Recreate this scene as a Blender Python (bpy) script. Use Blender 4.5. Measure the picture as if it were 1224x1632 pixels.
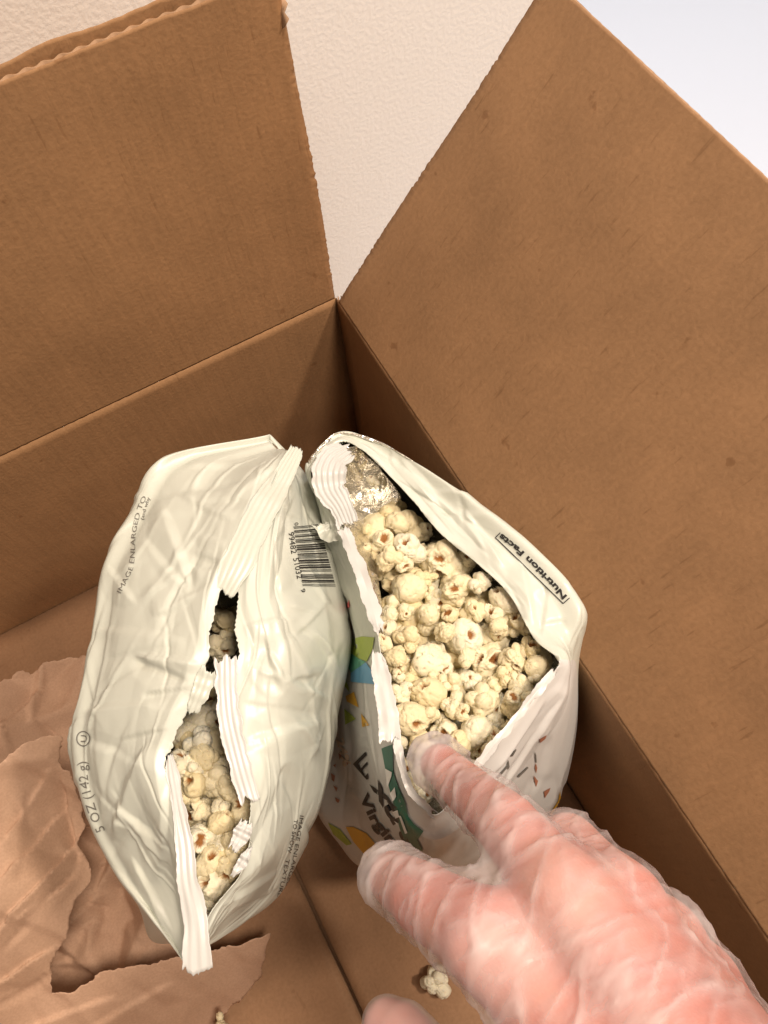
import bpy, bmesh, math, random
import numpy as np
from mathutils import Vector, Matrix, noise as mnoise
from mathutils.bvhtree import BVHTree
from mathutils.geometry import delaunay_2d_cdt

# ------------------------------------------------------------------ scene, camera, light
for o in list(bpy.data.objects):
    bpy.data.objects.remove(o, do_unlink=True)
S = bpy.context.scene
COL = S.collection
random.seed(7)
RNG = np.random.default_rng(7)

# the place: X runs along the left box wall, Y along the right box wall, the
# origin is the inner floor corner where they meet; metres.
FPX = 1226.0
CX, CY = 612.0, 816.0
A = np.array([-0.87321321, 0.46134671, -0.15702839])   # world X in lens axes
B = np.array([0.48470412, 0.78871581, -0.37813924])    # world Y
U = np.array([-0.05060252, -0.40630849, -0.91233371])  # world Z
R = np.array([A, B, U])
CAM = np.array([0.11986238, 0.32653668, 0.6277673])
H = 0.2138            # wall height of the box
FL = 0.2115           # flap length = half the box width
BX, BY = 0.423, 0.60  # inner size of the box

cam = bpy.data.cameras.new('camera')
cam.sensor_fit = 'VERTICAL'; cam.sensor_height = 24.0
cam.lens = FPX * 24.0 / 1632.0
cam.clip_start = 0.01; cam.clip_end = 50
cam_o = bpy.data.objects.new('camera', cam); COL.objects.link(cam_o)
M3 = Matrix((R[:, 0].tolist(), (-R[:, 1]).tolist(), (-R[:, 2]).tolist())).transposed()
cam_o.matrix_world = Matrix.Translation(Vector(CAM)) @ M3.to_4x4()
S.camera = cam_o

w = bpy.data.worlds.new('World'); S.world = w; w.use_nodes = True
bg = w.node_tree.nodes['Background']
bg.inputs[0].default_value = (1.0, 0.82, 0.66, 1); bg.inputs[1].default_value = 0.09

def area(name, loc, target, size, power, col):
    l = bpy.data.lights.new(name, 'AREA'); l.shape = 'DISK'; l.size = size; l.energy = power; l.color = col
    o = bpy.data.objects.new(name, l); COL.objects.link(o); o.location = loc
    o.rotation_euler = (Vector(target) - Vector(loc)).to_track_quat('-Z', 'Y').to_euler()
    return o
# warm ceiling lamp over the right wall, a wide ceiling fitting overhead, and an added cool fill standing in for daylight past the wall end
area('ceiling_lamp_key', (-0.74, 0.70, 1.68), (0.15, 0.25, 0.2), 0.16, 18, (1.0, 0.83, 0.67))
area('ceiling_lamp_wide', (-0.34, 0.62, 2.15), (0.1, 0.1, 0.2), 0.36, 35, (1.0, 0.83, 0.68))
area('ceiling_lamp_rear', (0.55, 1.3, 2.0), (0.2, 0.1, 0.1), 0.30, 3.0, (1.0, 0.83, 0.68))
area('cool_daylight_fill', (-1.05, -0.55, 1.5), (-0.75, -0.25, 0.0), 0.4, 6.0, (0.72, 0.85, 1.0))  # added fill, stands in for cool daylight on the white table top

S.view_settings.view_transform = 'Standard'; S.view_settings.look = 'None'
S.view_settings.exposure = 0.0; S.view_settings.gamma = 1.0
S.render.resolution_x = 768; S.render.resolution_y = 1024
S.render.engine = 'CYCLES'
try:
    S.cycles.max_bounces = 8; S.cycles.transparent_max_bounces = 12
except Exception:
    pass

# ------------------------------------------------------------------ helpers
def at(x, y, z):
    d = R @ np.array([(x - CX) / FPX, (y - CY) / FPX, 1.0])
    return CAM + d * ((z - CAM[2]) / d[2])
def proj(P):
    c = (np.asarray(P) - CAM) @ R
    return np.stack([CX + FPX * c[..., 0] / c[..., 2], CY + FPX * c[..., 1] / c[..., 2]], -1)
def rayd(x, y):
    return R @ np.array([(x - CX) / FPX, (y - CY) / FPX, 1.0])

def tag(o, label=None, cat=None, group=None, kind=None):
    if label: o['label'] = label
    if cat: o['category'] = cat
    if group: o['group'] = group
    if kind: o['kind'] = kind
    return o
def empty(name, loc=(0, 0, 0)):
    o = bpy.data.objects.new(name, None); COL.objects.link(o); o.location = loc; o.empty_display_size = 0.02
    return o
def mobj(name, verts, faces, mats, parent=None, smooth=True, mi=None):
    me = bpy.data.meshes.new(name)
    me.from_pydata([tuple(map(float, v)) for v in verts], [], [tuple(map(int, f)) for f in faces])
    for m in (mats if isinstance(mats, (list, tuple)) else [mats]): me.materials.append(m)
    if smooth: me.polygons.foreach_set('use_smooth', [True] * len(me.polygons))
    if mi is not None: me.polygons.foreach_set('material_index', mi)
    me.update()
    o = bpy.data.objects.new(name, me); COL.objects.link(o)
    if parent is not None:
        o.parent = parent
        o.matrix_parent_inverse = Matrix.Translation(-Vector(parent.location)) if parent.type == 'EMPTY' else Matrix.Identity(4)
    return o
def grid_faces(nu, nv, closed=False):
    f = []
    for i in range(nu if closed else nu - 1):
        i2 = (i + 1) % nu
        for j in range(nv - 1):
            f.append((i * nv + j, i2 * nv + j, i2 * nv + j + 1, i * nv + j + 1))
    return f
def catmull(C, n, closed=False):
    """resample control points C (k,...) along axis 0 to n samples"""
    C = np.asarray(C, float); k = len(C)
    t = np.linspace(0, k, n, endpoint=False) if closed else np.linspace(0, k - 1, n)
    i = np.floor(t).astype(int)
    if not closed: i = np.minimum(i, k - 2)
    f = (t - i).reshape((-1,) + (1,) * (C.ndim - 1))
    def g(j):
        if closed: return C[j % k]
        out = C[np.clip(j, 0, k - 1)].copy()
        lo = j < 0; hi = j > k - 1
        if lo.any(): out[lo] = 2 * C[0] - C[1]
        if hi.any(): out[hi] = 2 * C[-1] - C[-2]
        return out
    p0, p1, p2, p3 = g(i - 1), g(i), g(i + 1), g(i + 2)
    return 0.5 * (2 * p1 + (p2 - p0) * f + (2 * p0 - 5 * p1 + 4 * p2 - p3) * f ** 2 + (3 * p1 - p0 - 3 * p2 + p3) * f ** 3)
def grid_normals(G, closed=False):
    if closed: du = np.roll(G, -1, 0) - np.roll(G, 1, 0)
    else: du = np.gradient(G, axis=0)
    dv = np.gradient(G, axis=1)
    n = np.cross(du, dv)
    return n / (np.linalg.norm(n, axis=-1, keepdims=True) + 1e-12)
def facets(q, n, seed, lo=None, hi=None, soft=0.0):
    """crisp crease field: random heights on random sites, linear on their triangulation. q (N,2) -> (N,) in -1..1"""
    rng = np.random.default_rng(seed)
    lo = q.min(0) if lo is None else np.array(lo); hi = q.max(0) if hi is None else np.array(hi)
    pad = (hi - lo) * 0.15 + 1e-6
    s = rng.uniform(lo - pad, hi + pad, (n, 2))
    cor = np.array([[lo[0] - 3 * pad[0], lo[1] - 3 * pad[1]], [hi[0] + 3 * pad[0], lo[1] - 3 * pad[1]],
                    [hi[0] + 3 * pad[0], hi[1] + 3 * pad[1]], [lo[0] - 3 * pad[0], hi[1] + 3 * pad[1]]])
    s = np.vstack([s, cor]); hgt = rng.uniform(-1, 1, len(s))
    res = delaunay_2d_cdt([Vector(p) for p in s], [], [], 0, 1e-7)
    V = np.array([tuple(v) for v in res[0]]); src = res[3]
    hv = np.array([hgt[o[0]] if len(o) else 0 for o in src])
    out = np.zeros(len(q))
    for f in res[2]:
        a, b, c = V[f[0]], V[f[1]], V[f[2]]
        mn = np.minimum(np.minimum(a, b), c); mx = np.maximum(np.maximum(a, b), c)
        m = np.where((q[:, 0] >= mn[0]) & (q[:, 0] <= mx[0]) & (q[:, 1] >= mn[1]) & (q[:, 1] <= mx[1]))[0]
        if not len(m): continue
        d = (b[1] - c[1]) * (a[0] - c[0]) + (c[0] - b[0]) * (a[1] - c[1])
        if abs(d) < 1e-14: continue
        p = q[m]
        l1 = ((b[1] - c[1]) * (p[:, 0] - c[0]) + (c[0] - b[0]) * (p[:, 1] - c[1])) / d
        l2 = ((c[1] - a[1]) * (p[:, 0] - c[0]) + (a[0] - c[0]) * (p[:, 1] - c[1])) / d
        l3 = 1 - l1 - l2
        ok = (l1 >= -1e-6) & (l2 >= -1e-6) & (l3 >= -1e-6)
        out[m[ok]] = l1[ok] * hv[f[0]] + l2[ok] * hv[f[1]] + l3[ok] * hv[f[2]]
    return out
def snoise(P, sc, seed=0):
    o = Vector((seed * 17.3, seed * 5.1, seed * 9.7))
    return np.array([mnoise.noise(Vector(p) * sc + o) for p in P])
def fold_disp(pix, folds):
    """folds: (x0,y0,x1,y1,width_px,amp) sharp ridges/valleys along film creases, tapering at the ends"""
    d = np.zeros(len(pix))
    for x0, y0, x1, y1, wd, am in folds:
        a = np.array([x0, y0]); b = np.array([x1, y1]); ab = b - a; L = np.linalg.norm(ab)
        t = ((pix - a) @ ab) / L ** 2; tc = np.clip(t, 0, 1)
        sd_ = (pix - a) @ np.array([-ab[1], ab[0]]) / L
        end = np.linalg.norm(pix - (a + tc[:, None] * ab), axis=1) - np.abs(sd_)
        wl = wd * (0.35 + 0.65 * np.sin(np.pi * (0.1 + 0.8 * tc)))
        s = np.clip(1 - np.where(sd_ > 0, sd_ / (1.5 * wl), -sd_ / (0.35 * wl)) - end / wl, 0, 1)
        d += 0.6 * am * s * np.clip(np.minimum(t, 1 - t) * 4 + 0.4, 0, 1)
    return d

# ------------------------------------------------------------------ materials
def mat(name):
    m = bpy.data.materials.new(name); m.use_nodes = True
    nt = m.node_tree; b = nt.nodes['Principled BSDF']
    return m, nt, b
def N(nt, t, **k):
    n = nt.nodes.new(t)
    for a, v in k.items():
        if a.startswith('i_'): n.inputs[a[2:].replace('_', ' ')].default_value = v
        else: setattr(n, a, v)
    return n
def ramp(nt, pts):
    r = nt.nodes.new('ShaderNodeValToRGB')
    e = r.color_ramp.elements
    while len(e) < len(pts): e.new(0.5)
    for i, (p, c) in enumerate(pts):
        e[i].position = p; e[i].color = c if len(c) == 4 else (*c, 1)
    return r
def coords(nt, scale=(1, 1, 1), rot=(0, 0, 0)):
    tc = nt.nodes.new('ShaderNodeTexCoord'); mp = nt.nodes.new('ShaderNodeMapping')
    mp.inputs['Scale'].default_value = scale; mp.inputs['Rotation'].default_value = rot
    nt.links.new(tc.outputs['Object'], mp.inputs[0]); return mp.outputs[0]
def lk(nt, a, b): nt.links.new(a, b)
def simple(name, col, rough=0.6, metal=0.0):
    m, nt, b = mat(name)
    b.inputs['Base Color'].default_value = (*col, 1); b.inputs['Roughness'].default_value = rough; b.inputs['Metallic'].default_value = metal
    return m

def cardboard(name, base, streak_scale, speck=1.0, bumpk=0.25, flute='X'):
    """kraft liner: fibre mottling, faint flute lines and scuffs that run with the flutes (object Y)"""
    m, nt, b = mat(name)
    co = coords(nt)
    cs = coords(nt, streak_scale)
    n1 = N(nt, 'ShaderNodeTexNoise', i_Scale=24.0, i_Detail=6.0, i_Roughness=0.6); lk(nt, co, n1.inputs['Vector'])
    n2 = N(nt, 'ShaderNodeTexNoise', i_Scale=420.0, i_Detail=3.0); lk(nt, co, n2.inputs['Vector'])
    n3 = N(nt, 'ShaderNodeTexNoise', i_Scale=1.0, i_Detail=2.5, i_Roughness=0.55); lk(nt, cs, n3.inputs['Vector'])
    n4 = N(nt, 'ShaderNodeTexNoise', i_Scale=60.0, i_Detail=4.0); lk(nt, co, n4.inputs['Vector'])
    c1 = ramp(nt, [(0.3, tuple(x * 0.90 for x in base)), (0.7, tuple(min(1, x * 1.09) for x in base))]); lk(nt, n1.outputs[0], c1.inputs[0])
    c2 = ramp(nt, [(0.25, (0.80, 0.78, 0.75)), (0.75, (1.10, 1.10, 1.10))]); lk(nt, n2.outputs[0], c2.inputs[0])
    c3 = ramp(nt, [(0.275, (0.45, 0.36, 0.28)), (0.33, (0.93, 0.92, 0.90)), (0.60, (1, 1, 1)), (0.72, (1.14, 1.12, 1.08))]); lk(nt, n3.outputs[0], c3.inputs[0])
    c4 = ramp(nt, [(0.285, (0.5, 0.38, 0.28)), (0.315, (1, 1, 1)), (0.72, (1, 1, 1)), (0.78, (1.25, 1.22, 1.18))]); lk(nt, n4.outputs[0], c4.inputs[0])
    def mul(a, bb, f):
        x = N(nt, 'ShaderNodeMix', data_type='RGBA', blend_type='MULTIPLY'); x.inputs['Factor'].default_value = f
        lk(nt, a, x.inputs['A']); lk(nt, bb, x.inputs['B']); return x.outputs['Result']
    r = mul(c1.outputs[0], c2.outputs[0], 0.55); r = mul(r, c3.outputs[0], 0.40 * speck); r = mul(r, c4.outputs[0], 0.5 * speck)
    lk(nt, r, b.inputs['Base Color'])
    b.inputs['Roughness'].default_value = 0.72; b.inputs['Specular IOR Level'].default_value = 0.25
    bm_ = N(nt, 'ShaderNodeBump', i_Strength=bumpk, i_Distance=0.0006)
    wv = N(nt, 'ShaderNodeTexWave', bands_direction=flute, i_Scale=2 * math.pi / 20 / 0.0085, i_Distortion=0.6, i_Detail=1.0); lk(nt, co, wv.inputs['Vector'])
    ad0 = N(nt, 'ShaderNodeMath', operation='MULTIPLY_ADD'); lk(nt, wv.outputs['Fac'], ad0.inputs[0]); ad0.inputs[1].default_value = 0.35; lk(nt, n3.outputs[0], ad0.inputs[2])
    ad = N(nt, 'ShaderNodeMath', operation='ADD'); lk(nt, ad0.outputs[0], ad.inputs[0]); lk(nt, n2.outputs[0], ad.inputs[1])
    lk(nt, ad.outputs[0], bm_.inputs['Height']); lk(nt, bm_.outputs[0], b.inputs['Normal'])
    return m
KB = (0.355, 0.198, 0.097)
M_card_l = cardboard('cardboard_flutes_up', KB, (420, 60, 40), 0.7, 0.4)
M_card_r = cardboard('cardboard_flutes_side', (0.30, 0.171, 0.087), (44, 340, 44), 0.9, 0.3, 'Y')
M_card_f = cardboard('cardboard_floor', (0.32, 0.184, 0.102), (240, 24, 50), 0.4)
M_edge = cardboard('cardboard_torn_edge', (0.50, 0.32, 0.20), (40, 40, 40), 0.6)
M_flute = cardboard('cardboard_flute', (0.40, 0.25, 0.15), (40, 40, 40), 0.3)

def paper_mat():
    m, nt, b = mat('kraft_paper')
    co = coords(nt)
    n1 = N(nt, 'ShaderNodeTexNoise', i_Scale=22.0, i_Detail=4.0); lk(nt, co, n1.inputs['Vector'])
    n2 = N(nt, 'ShaderNodeTexNoise', i_Scale=700.0, i_Detail=2.0); lk(nt, co, n2.inputs['Vector'])
    c1 = ramp(nt, [(0.3, (0.46, 0.30, 0.205)), (0.7, (0.54, 0.36, 0.255))]); lk(nt, n1.outputs[0], c1.inputs[0])
    c2 = ramp(nt, [(0.3, (0.86, 0.84, 0.82)), (0.7, (1.08, 1.08, 1.08))]); lk(nt, n2.outputs[0], c2.inputs[0])
    x = N(nt, 'ShaderNodeMix', data_type='RGBA', blend_type='MULTIPLY'); x.inputs['Factor'].default_value = 0.6
    lk(nt, c1.outputs[0], x.inputs['A']); lk(nt, c2.outputs[0], x.inputs['B'])
    lk(nt, x.outputs['Result'], b.inputs['Base Color'])
    b.inputs['Roughness'].default_value = 0.8; b.inputs['Specular IOR Level'].default_value = 0.2
    n3 = N(nt, 'ShaderNodeTexNoise', i_Scale=90.0, i_Detail=3.0); lk(nt, co, n3.inputs['Vector'])
    bp = N(nt, 'ShaderNodeBump', i_Strength=0.06, i_Distance=0.002); lk(nt, n3.outputs[0], bp.inputs['Height']); lk(nt, bp.outputs[0], b.inputs['Normal'])
    return m
M_paper = paper_mat()

def film_mat(name, col, rough=0.34, bump=0.05):
    m, nt, b = mat(name)
    co = coords(nt)
    v = N(nt, 'ShaderNodeTexNoise', i_Scale=55.0, i_Detail=3.0, i_Roughness=0.5, i_Distortion=0.6); lk(nt, co, v.inputs['Vector'])
    n = N(nt, 'ShaderNodeTexNoise', i_Scale=900.0, i_Detail=1.0); lk(nt, co, n.inputs['Vector'])
    bp = N(nt, 'ShaderNodeBump', i_Strength=bump, i_Distance=0.0025); lk(nt, v.outputs[0], bp.inputs['Height'])
    bp2 = N(nt, 'ShaderNodeBump', i_Strength=0.06, i_Distance=0.0004); lk(nt, n.outputs[0], bp2.inputs['Height']); lk(nt, bp.outputs[0], bp2.inputs['Normal'])
    lk(nt, bp2.outputs[0], b.inputs['Normal'])
    n2 = N(nt, 'ShaderNodeTexNoise', i_Scale=9.0, i_Detail=2.0); lk(nt, co, n2.inputs['Vector'])
    c = ramp(nt, [(0.3, tuple(x * 0.96 for x in col)), (0.7, col)]); lk(nt, n2.outputs[0], c.inputs[0])
    lk(nt, c.outputs[0], b.inputs['Base Color'])
    b.inputs['Roughness'].default_value = rough; b.inputs['Specular IOR Level'].default_value = 0.45
    b.inputs['Subsurface Weight'].default_value = 0.0
    return m
M_film = film_mat('printed_film_pale_green', (0.585, 0.61, 0.54))
M_white = film_mat('white_film', (0.64, 0.64, 0.625), 0.33, 0.06)
M_seal = film_mat('sealed_film_edge', (0.585, 0.585, 0.565), 0.32, 0.05)
M_sealg = film_mat('sealed_film_pale', (0.575, 0.60, 0.53), 0.32, 0.05)
def foil_mat():
    m, nt, b = mat('silver_foil_lining')
    co = coords(nt)
    v = N(nt, 'ShaderNodeTexNoise', i_Scale=70.0, i_Detail=4.0, i_Distortion=1.2); lk(nt, co, v.inputs['Vector'])
    bp = N(nt, 'ShaderNodeBump', i_Strength=0.9, i_Distance=0.004); lk(nt, v.outputs[0], bp.inputs['Height']); lk(nt, bp.outputs[0], b.inputs['Normal'])
    b.inputs['Base Color'].default_value = (0.74, 0.71, 0.63, 1); b.inputs['Metallic'].default_value = 0.92; b.inputs['Roughness'].default_value = 0.24
    return m
M_foil = foil_mat()
INK = simple('black_ink', (0.022, 0.02, 0.02), 0.45)
INKG = simple('grey_ink', (0.16, 0.155, 0.14), 0.5)
P_LIME = simple('lime_print', (0.33, 0.43, 0.05), 0.4)
P_GREEN = simple('dark_green_print', (0.012, 0.13, 0.085), 0.4)
P_TEAL = simple('teal_print', (0.10, 0.38, 0.25), 0.4)
P_BLUE = simple('blue_print', (0.12, 0.36, 0.60), 0.4)
P_RED = simple('red_print', (0.62, 0.07, 0.07), 0.4)
P_GOLD = simple('gold_print', (0.72, 0.40, 0.03), 0.4)
P_BROWN = simple('brown_print', (0.36, 0.15, 0.09), 0.5)
P_TAN = simple('tan_print', (0.62, 0.50, 0.38), 0.5)
P_WHITE = simple('white_print', (0.8, 0.79, 0.76), 0.4)

def popcorn_mat():
    m, nt, b = mat('popcorn')
    at_ = N(nt, 'ShaderNodeAttribute', attribute_name='hull')
    co = coords(nt)
    n1 = N(nt, 'ShaderNodeTexNoise', i_Scale=170.0, i_Detail=4.0); lk(nt, co, n1.inputs['Vector'])
    oi = N(nt, 'ShaderNodeObjectInfo')
    cr = ramp(nt, [(0.0, (0.76, 0.65, 0.40)), (0.45, (0.81, 0.73, 0.51)), (1.0, (0.84, 0.80, 0.65))]); lk(nt, oi.outputs['Random'], cr.inputs[0])
    ns = ramp(nt, [(0.3, (0.9, 0.86, 0.74)), (0.65, (1, 1, 1))]); lk(nt, n1.outputs[0], ns.inputs[0])
    mm = N(nt, 'ShaderNodeMix', data_type='RGBA', blend_type='MULTIPLY'); mm.inputs['Factor'].default_value = 0.7
    lk(nt, cr.outputs[0], mm.inputs['A']); lk(nt, ns.outputs[0], mm.inputs['B'])
    hr = ramp(nt, [(0.25, (0.14, 0.05, 0.012)), (0.75, (0.42, 0.18, 0.045))])
    n2 = N(nt, 'ShaderNodeTexNoise', i_Scale=320.0, i_Detail=2.0); lk(nt, co, n2.inputs['Vector']); lk(nt, n2.outputs[0], hr.inputs[0])
    mx = N(nt, 'ShaderNodeMix', data_type='RGBA'); lk(nt, at_.outputs['Fac'], mx.inputs['Factor'])
    lk(nt, mm.outputs['Result'], mx.inputs['A']); lk(nt, hr.outputs[0], mx.inputs['B'])
    lk(nt, mx.outputs['Result'], b.inputs['Base Color'])
    b.inputs['Roughness'].default_value = 0.55; b.inputs['Specular IOR Level'].default_value = 0.35
    b.inputs['Subsurface Weight'].default_value = 0.12; b.inputs['Subsurface Radius'].default_value = (0.004, 0.003, 0.0015); b.inputs['Subsurface Scale'].default_value = 1.0
    bp = N(nt, 'ShaderNodeBump', i_Strength=0.35, i_Distance=0.0008); lk(nt, n1.outputs[0], bp.inputs['Height']); lk(nt, bp.outputs[0], b.inputs['Normal'])
    return m
M_pop = popcorn_mat()

def skin_mat():
    m, nt, b = mat('skin')
    co = coords(nt)
    n1 = N(nt, 'ShaderNodeTexNoise', i_Scale=38.0, i_Detail=3.0); lk(nt, co, n1.inputs['Vector'])
    c = ramp(nt, [(0.32, (0.50, 0.155, 0.115)), (0.5, (0.57, 0.20, 0.15)), (0.68, (0.60, 0.27, 0.205))]); lk(nt, n1.outputs[0], c.inputs[0])
    lk(nt, c.outputs[0], b.inputs['Base Color'])
    b.inputs['Roughness'].default_value = 0.5
    b.inputs['Subsurface Weight'].default_value = 0.3; b.inputs['Subsurface Radius'].default_value = (0.008, 0.003, 0.0015); b.inputs['Subsurface Scale'].default_value = 1.0
    n2 = N(nt, 'ShaderNodeTexVoronoi', i_Scale=900.0); lk(nt, co, n2.inputs['Vector'])
    bp = N(nt, 'ShaderNodeBump', i_Strength=0.2, i_Distance=0.0004); lk(nt, n2.outputs[0], bp.inputs['Height']); lk(nt, bp.outputs[0], b.inputs['Normal'])
    return m
M_skin = skin_mat()
def glove_mat():
    m, nt, b = mat('clear_vinyl')
    co = coords(nt)
    b.inputs['Base Color'].default_value = (0.74, 0.68, 0.68, 1); b.inputs['Roughness'].default_value = 0.30
    b.inputs['Specular IOR Level'].default_value = 0.5
    v = N(nt, 'ShaderNodeTexNoise', i_Scale=60.0, i_Detail=4.0, i_Distortion=1.5); lk(nt, co, v.inputs['Vector'])
    bp = N(nt, 'ShaderNodeBump', i_Strength=0.15, i_Distance=0.002); lk(nt, v.outputs[0], bp.inputs['Height']); lk(nt, bp.outputs[0], b.inputs['Normal'])
    # the film is milky where it stands off in a wrinkle (attribute) and clear where it clings
    at_ = N(nt, 'ShaderNodeAttribute', attribute_name='slack')
    mr = N(nt, 'ShaderNodeMapRange'); mr.inputs['To Min'].default_value = 0.15; mr.inputs['To Max'].default_value = 0.55
    lk(nt, at_.outputs['Fac'], mr.inputs['Value']); lk(nt, mr.outputs[0], b.inputs['Alpha'])
    return m
M_glove = glove_mat()

def wall_mat(name, col, bump):
    m, nt, b = mat(name)
    co = coords(nt)
    n1 = N(nt, 'ShaderNodeTexNoise', i_Scale=300.0, i_Detail=2.0, i_Roughness=0.4); lk(nt, co, n1.inputs['Vector'])
    r = ramp(nt, [(0.38, (0, 0, 0)), (0.62, (1, 1, 1))]); lk(nt, n1.outputs[0], r.inputs[0])
    bp = N(nt, 'ShaderNodeBump', i_Strength=bump, i_Distance=0.0016); lk(nt, r.outputs[0], bp.inputs['Height']); lk(nt, bp.outputs[0], b.inputs['Normal'])
    b.inputs['Base Color'].default_value = (*col, 1); b.inputs['Roughness'].default_value = 0.5
    return m
M_wall = wall_mat('orange_peel_plaster', (0.88, 0.82, 0.76), 0.12)
M_wall2 = wall_mat('smooth_white_paint', (0.72, 0.79, 0.92), 0.03)

# ------------------------------------------------------------------ setting
def quad(name, pts, m, kind='structure'):
    return tag(mobj(name, pts, [(0, 1, 2, 3)], m, smooth=False), kind=kind)
WB, WE = -0.15, -0.287     # the beige wall stands behind the box and ends at WE
quad('wall_back', [(2.5, WB, -0.016), (WE, WB, -0.016), (WE, WB, 2.4), (2.5, WB, 2.4)], M_wall)
quad('wall_end', [(WE, WB, -0.016), (WE, -2.5, -0.016), (WE, -2.5, 2.4), (WE, WB, 2.4)], M_wall)
quad('table_top', [(-2.5, -2.5, -0.0165), (2.5, -2.5, -0.0165), (2.5, 2.5, -0.0165), (-2.5, 2.5, -0.0165)], M_wall2)

# ------------------------------------------------------------------ the box
box = tag(empty('cardboard_box', (BX / 2, BY / 2, 0)), 'large open brown corrugated cardboard box with raised flaps holding the popcorn bags', 'box')
T = 0.0042
def panel(name, org, eu, ev, W, Ht, m, nrm, thick=T, nu=40, nv=30, warp=0.0012, seed=1, top_jag=0.0006, side_jag=0.0, back_extra=None, period=0.0085, top_flute=True, washboard=0.00009, wash_axis='u', parent=box, bevel=True):
    """corrugated panel: inner liner, wavy flute between, outer liner. nrm = inside normal (towards inner liner)"""
    org, eu, ev, nrm = map(lambda a: np.array(a, float), (org, eu, ev, nrm))
    rng = np.random.default_rng(seed)
    u = np.linspace(0, W, nu); v = np.linspace(0, Ht, nv)
    UU, VV = np.meshgrid(u, v, indexing='ij')
    nz = np.array([mnoise.noise(Vector((a * 7 + seed * 3.1, b * 7, seed))) for a, b in zip(UU.ravel(), VV.ravel())]).reshape(UU.shape)
    edge = np.clip(VV / 0.06, 0, 1) * (np.clip((Ht - VV) / 0.06, 0, 1) if name == 'wall' else 1) * np.clip(UU / 0.03, 0, 1)
    wv = warp * nz * edge
    def liner(off, extra, jag, nm, par, tk):
        V2 = VV.copy(); U2 = UU.copy()
        if jag or extra is not None:
            k = rng.normal(0, 1, nu); k = np.convolve(np.pad(k, 2, 'edge'), [.15, .25, .2, .25, .15], 'valid')
            V2 += (VV / Ht) ** 6 * (k[:, None] * jag + (extra(u)[:, None] if extra is not None else 0))
        if side_jag:
            k = rng.normal(0, 1, nv)
            U2 += ((1 - UU / W) ** 30) * (k[None, :] * (0.4 + np.abs(np.sin(v * 47)) ** 2)[None, :] + 3.0 * np.sin(v * 31 + seed)[None, :]) * side_jag
        ws = washboard * np.sin(2 * np.pi * (UU if wash_axis == 'u' else VV) / period) if washboard else 0
        G = org + U2[..., None] * eu + V2[..., None] * ev + (wv + off + ws)[..., None] * nrm
        o = mobj(nm, G.reshape(-1, 3), grid_faces(nu, nv), m, par)
        n0 = np.cross(G[1, 0] - G[0, 0], G[0, 1] - G[0, 0])
        if n0 @ nrm < 0: o.data.flip_normals()
        s = o.modifiers.new('thick', 'SOLIDIFY'); s.thickness = tk; s.offset = -1
        return o
    front = liner(0, None, top_jag, name, parent, 0.0005)
    liner(-thick + 0.0005, back_extra, top_jag * 2, 'outer_liner', front, 0.0005)
    # flute sheet
    along = W if wash_axis == 'u' else Ht
    run = Ht if wash_axis == 'u' else W
    nn = int(along / period * 14); s = np.linspace(0, along, nn); tt = np.linspace(0.0, run + 0.0004, 14)
    wz = -thick / 2 + (thick / 2 - 0.0008) * np.sin(2 * np.pi * s / period)
    SS, TT = np.meshgrid(s, tt, indexing='ij')
    if wash_axis == 'u': p = org + SS[..., None] * eu + TT[..., None] * ev
    else: p = org + TT[..., None] * eu + SS[..., None] * ev
    uu_, vv_ = (SS, TT) if wash_axis == 'u' else (TT, SS)
    iu = np.clip((uu_ / W * (nu - 1)).astype(int), 0, nu - 1); iv = np.clip((vv_ / Ht * (nv - 1)).astype(int), 0, nv - 1)
    p = p + (wz[:, None] + wv[iu, iv])[..., None] * nrm
    fo_ = mobj('flute', p.reshape(-1, 3), grid_faces(nn, 14), M_flute, front)
    fs_ = fo_.modifiers.new('t', 'SOLIDIFY'); fs_.thickness = 0.0005; fs_.offset = 0
    return front

X, Y, Zv = np.eye(3)
# walls (inner faces at X=0, Y=0, X=BX, Y=BY)
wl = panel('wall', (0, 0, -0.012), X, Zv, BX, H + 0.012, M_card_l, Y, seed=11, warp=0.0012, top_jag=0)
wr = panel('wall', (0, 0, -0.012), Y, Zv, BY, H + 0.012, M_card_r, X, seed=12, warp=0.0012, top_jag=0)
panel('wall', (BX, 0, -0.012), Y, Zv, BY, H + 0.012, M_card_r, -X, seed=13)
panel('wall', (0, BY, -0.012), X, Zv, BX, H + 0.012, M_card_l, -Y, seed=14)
# raised flaps: the left one nearly upright, the right one leaning out about 41 degrees
a1 = math.radians(1.5); d1 = np.array([0, -math.sin(a1), math.cos(a1)]); n1 = np.array([0, math.cos(a1), math.sin(a1)])
torn = lambda u: 0.0042 + 0.0013 * np.sin(u * 21) + 0.0005 * np.sin(u * 130 + 1)
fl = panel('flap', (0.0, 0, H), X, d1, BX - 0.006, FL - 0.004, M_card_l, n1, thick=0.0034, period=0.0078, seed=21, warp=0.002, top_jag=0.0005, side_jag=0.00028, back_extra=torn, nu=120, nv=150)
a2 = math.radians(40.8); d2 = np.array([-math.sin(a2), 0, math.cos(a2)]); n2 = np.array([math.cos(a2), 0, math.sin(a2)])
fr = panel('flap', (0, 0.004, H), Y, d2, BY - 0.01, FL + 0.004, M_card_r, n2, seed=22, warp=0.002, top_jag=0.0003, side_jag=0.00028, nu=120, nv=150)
fl['label'] = 'upright left flap with torn top edge'; fr['label'] = 'right flap leaning outwards'
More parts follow.
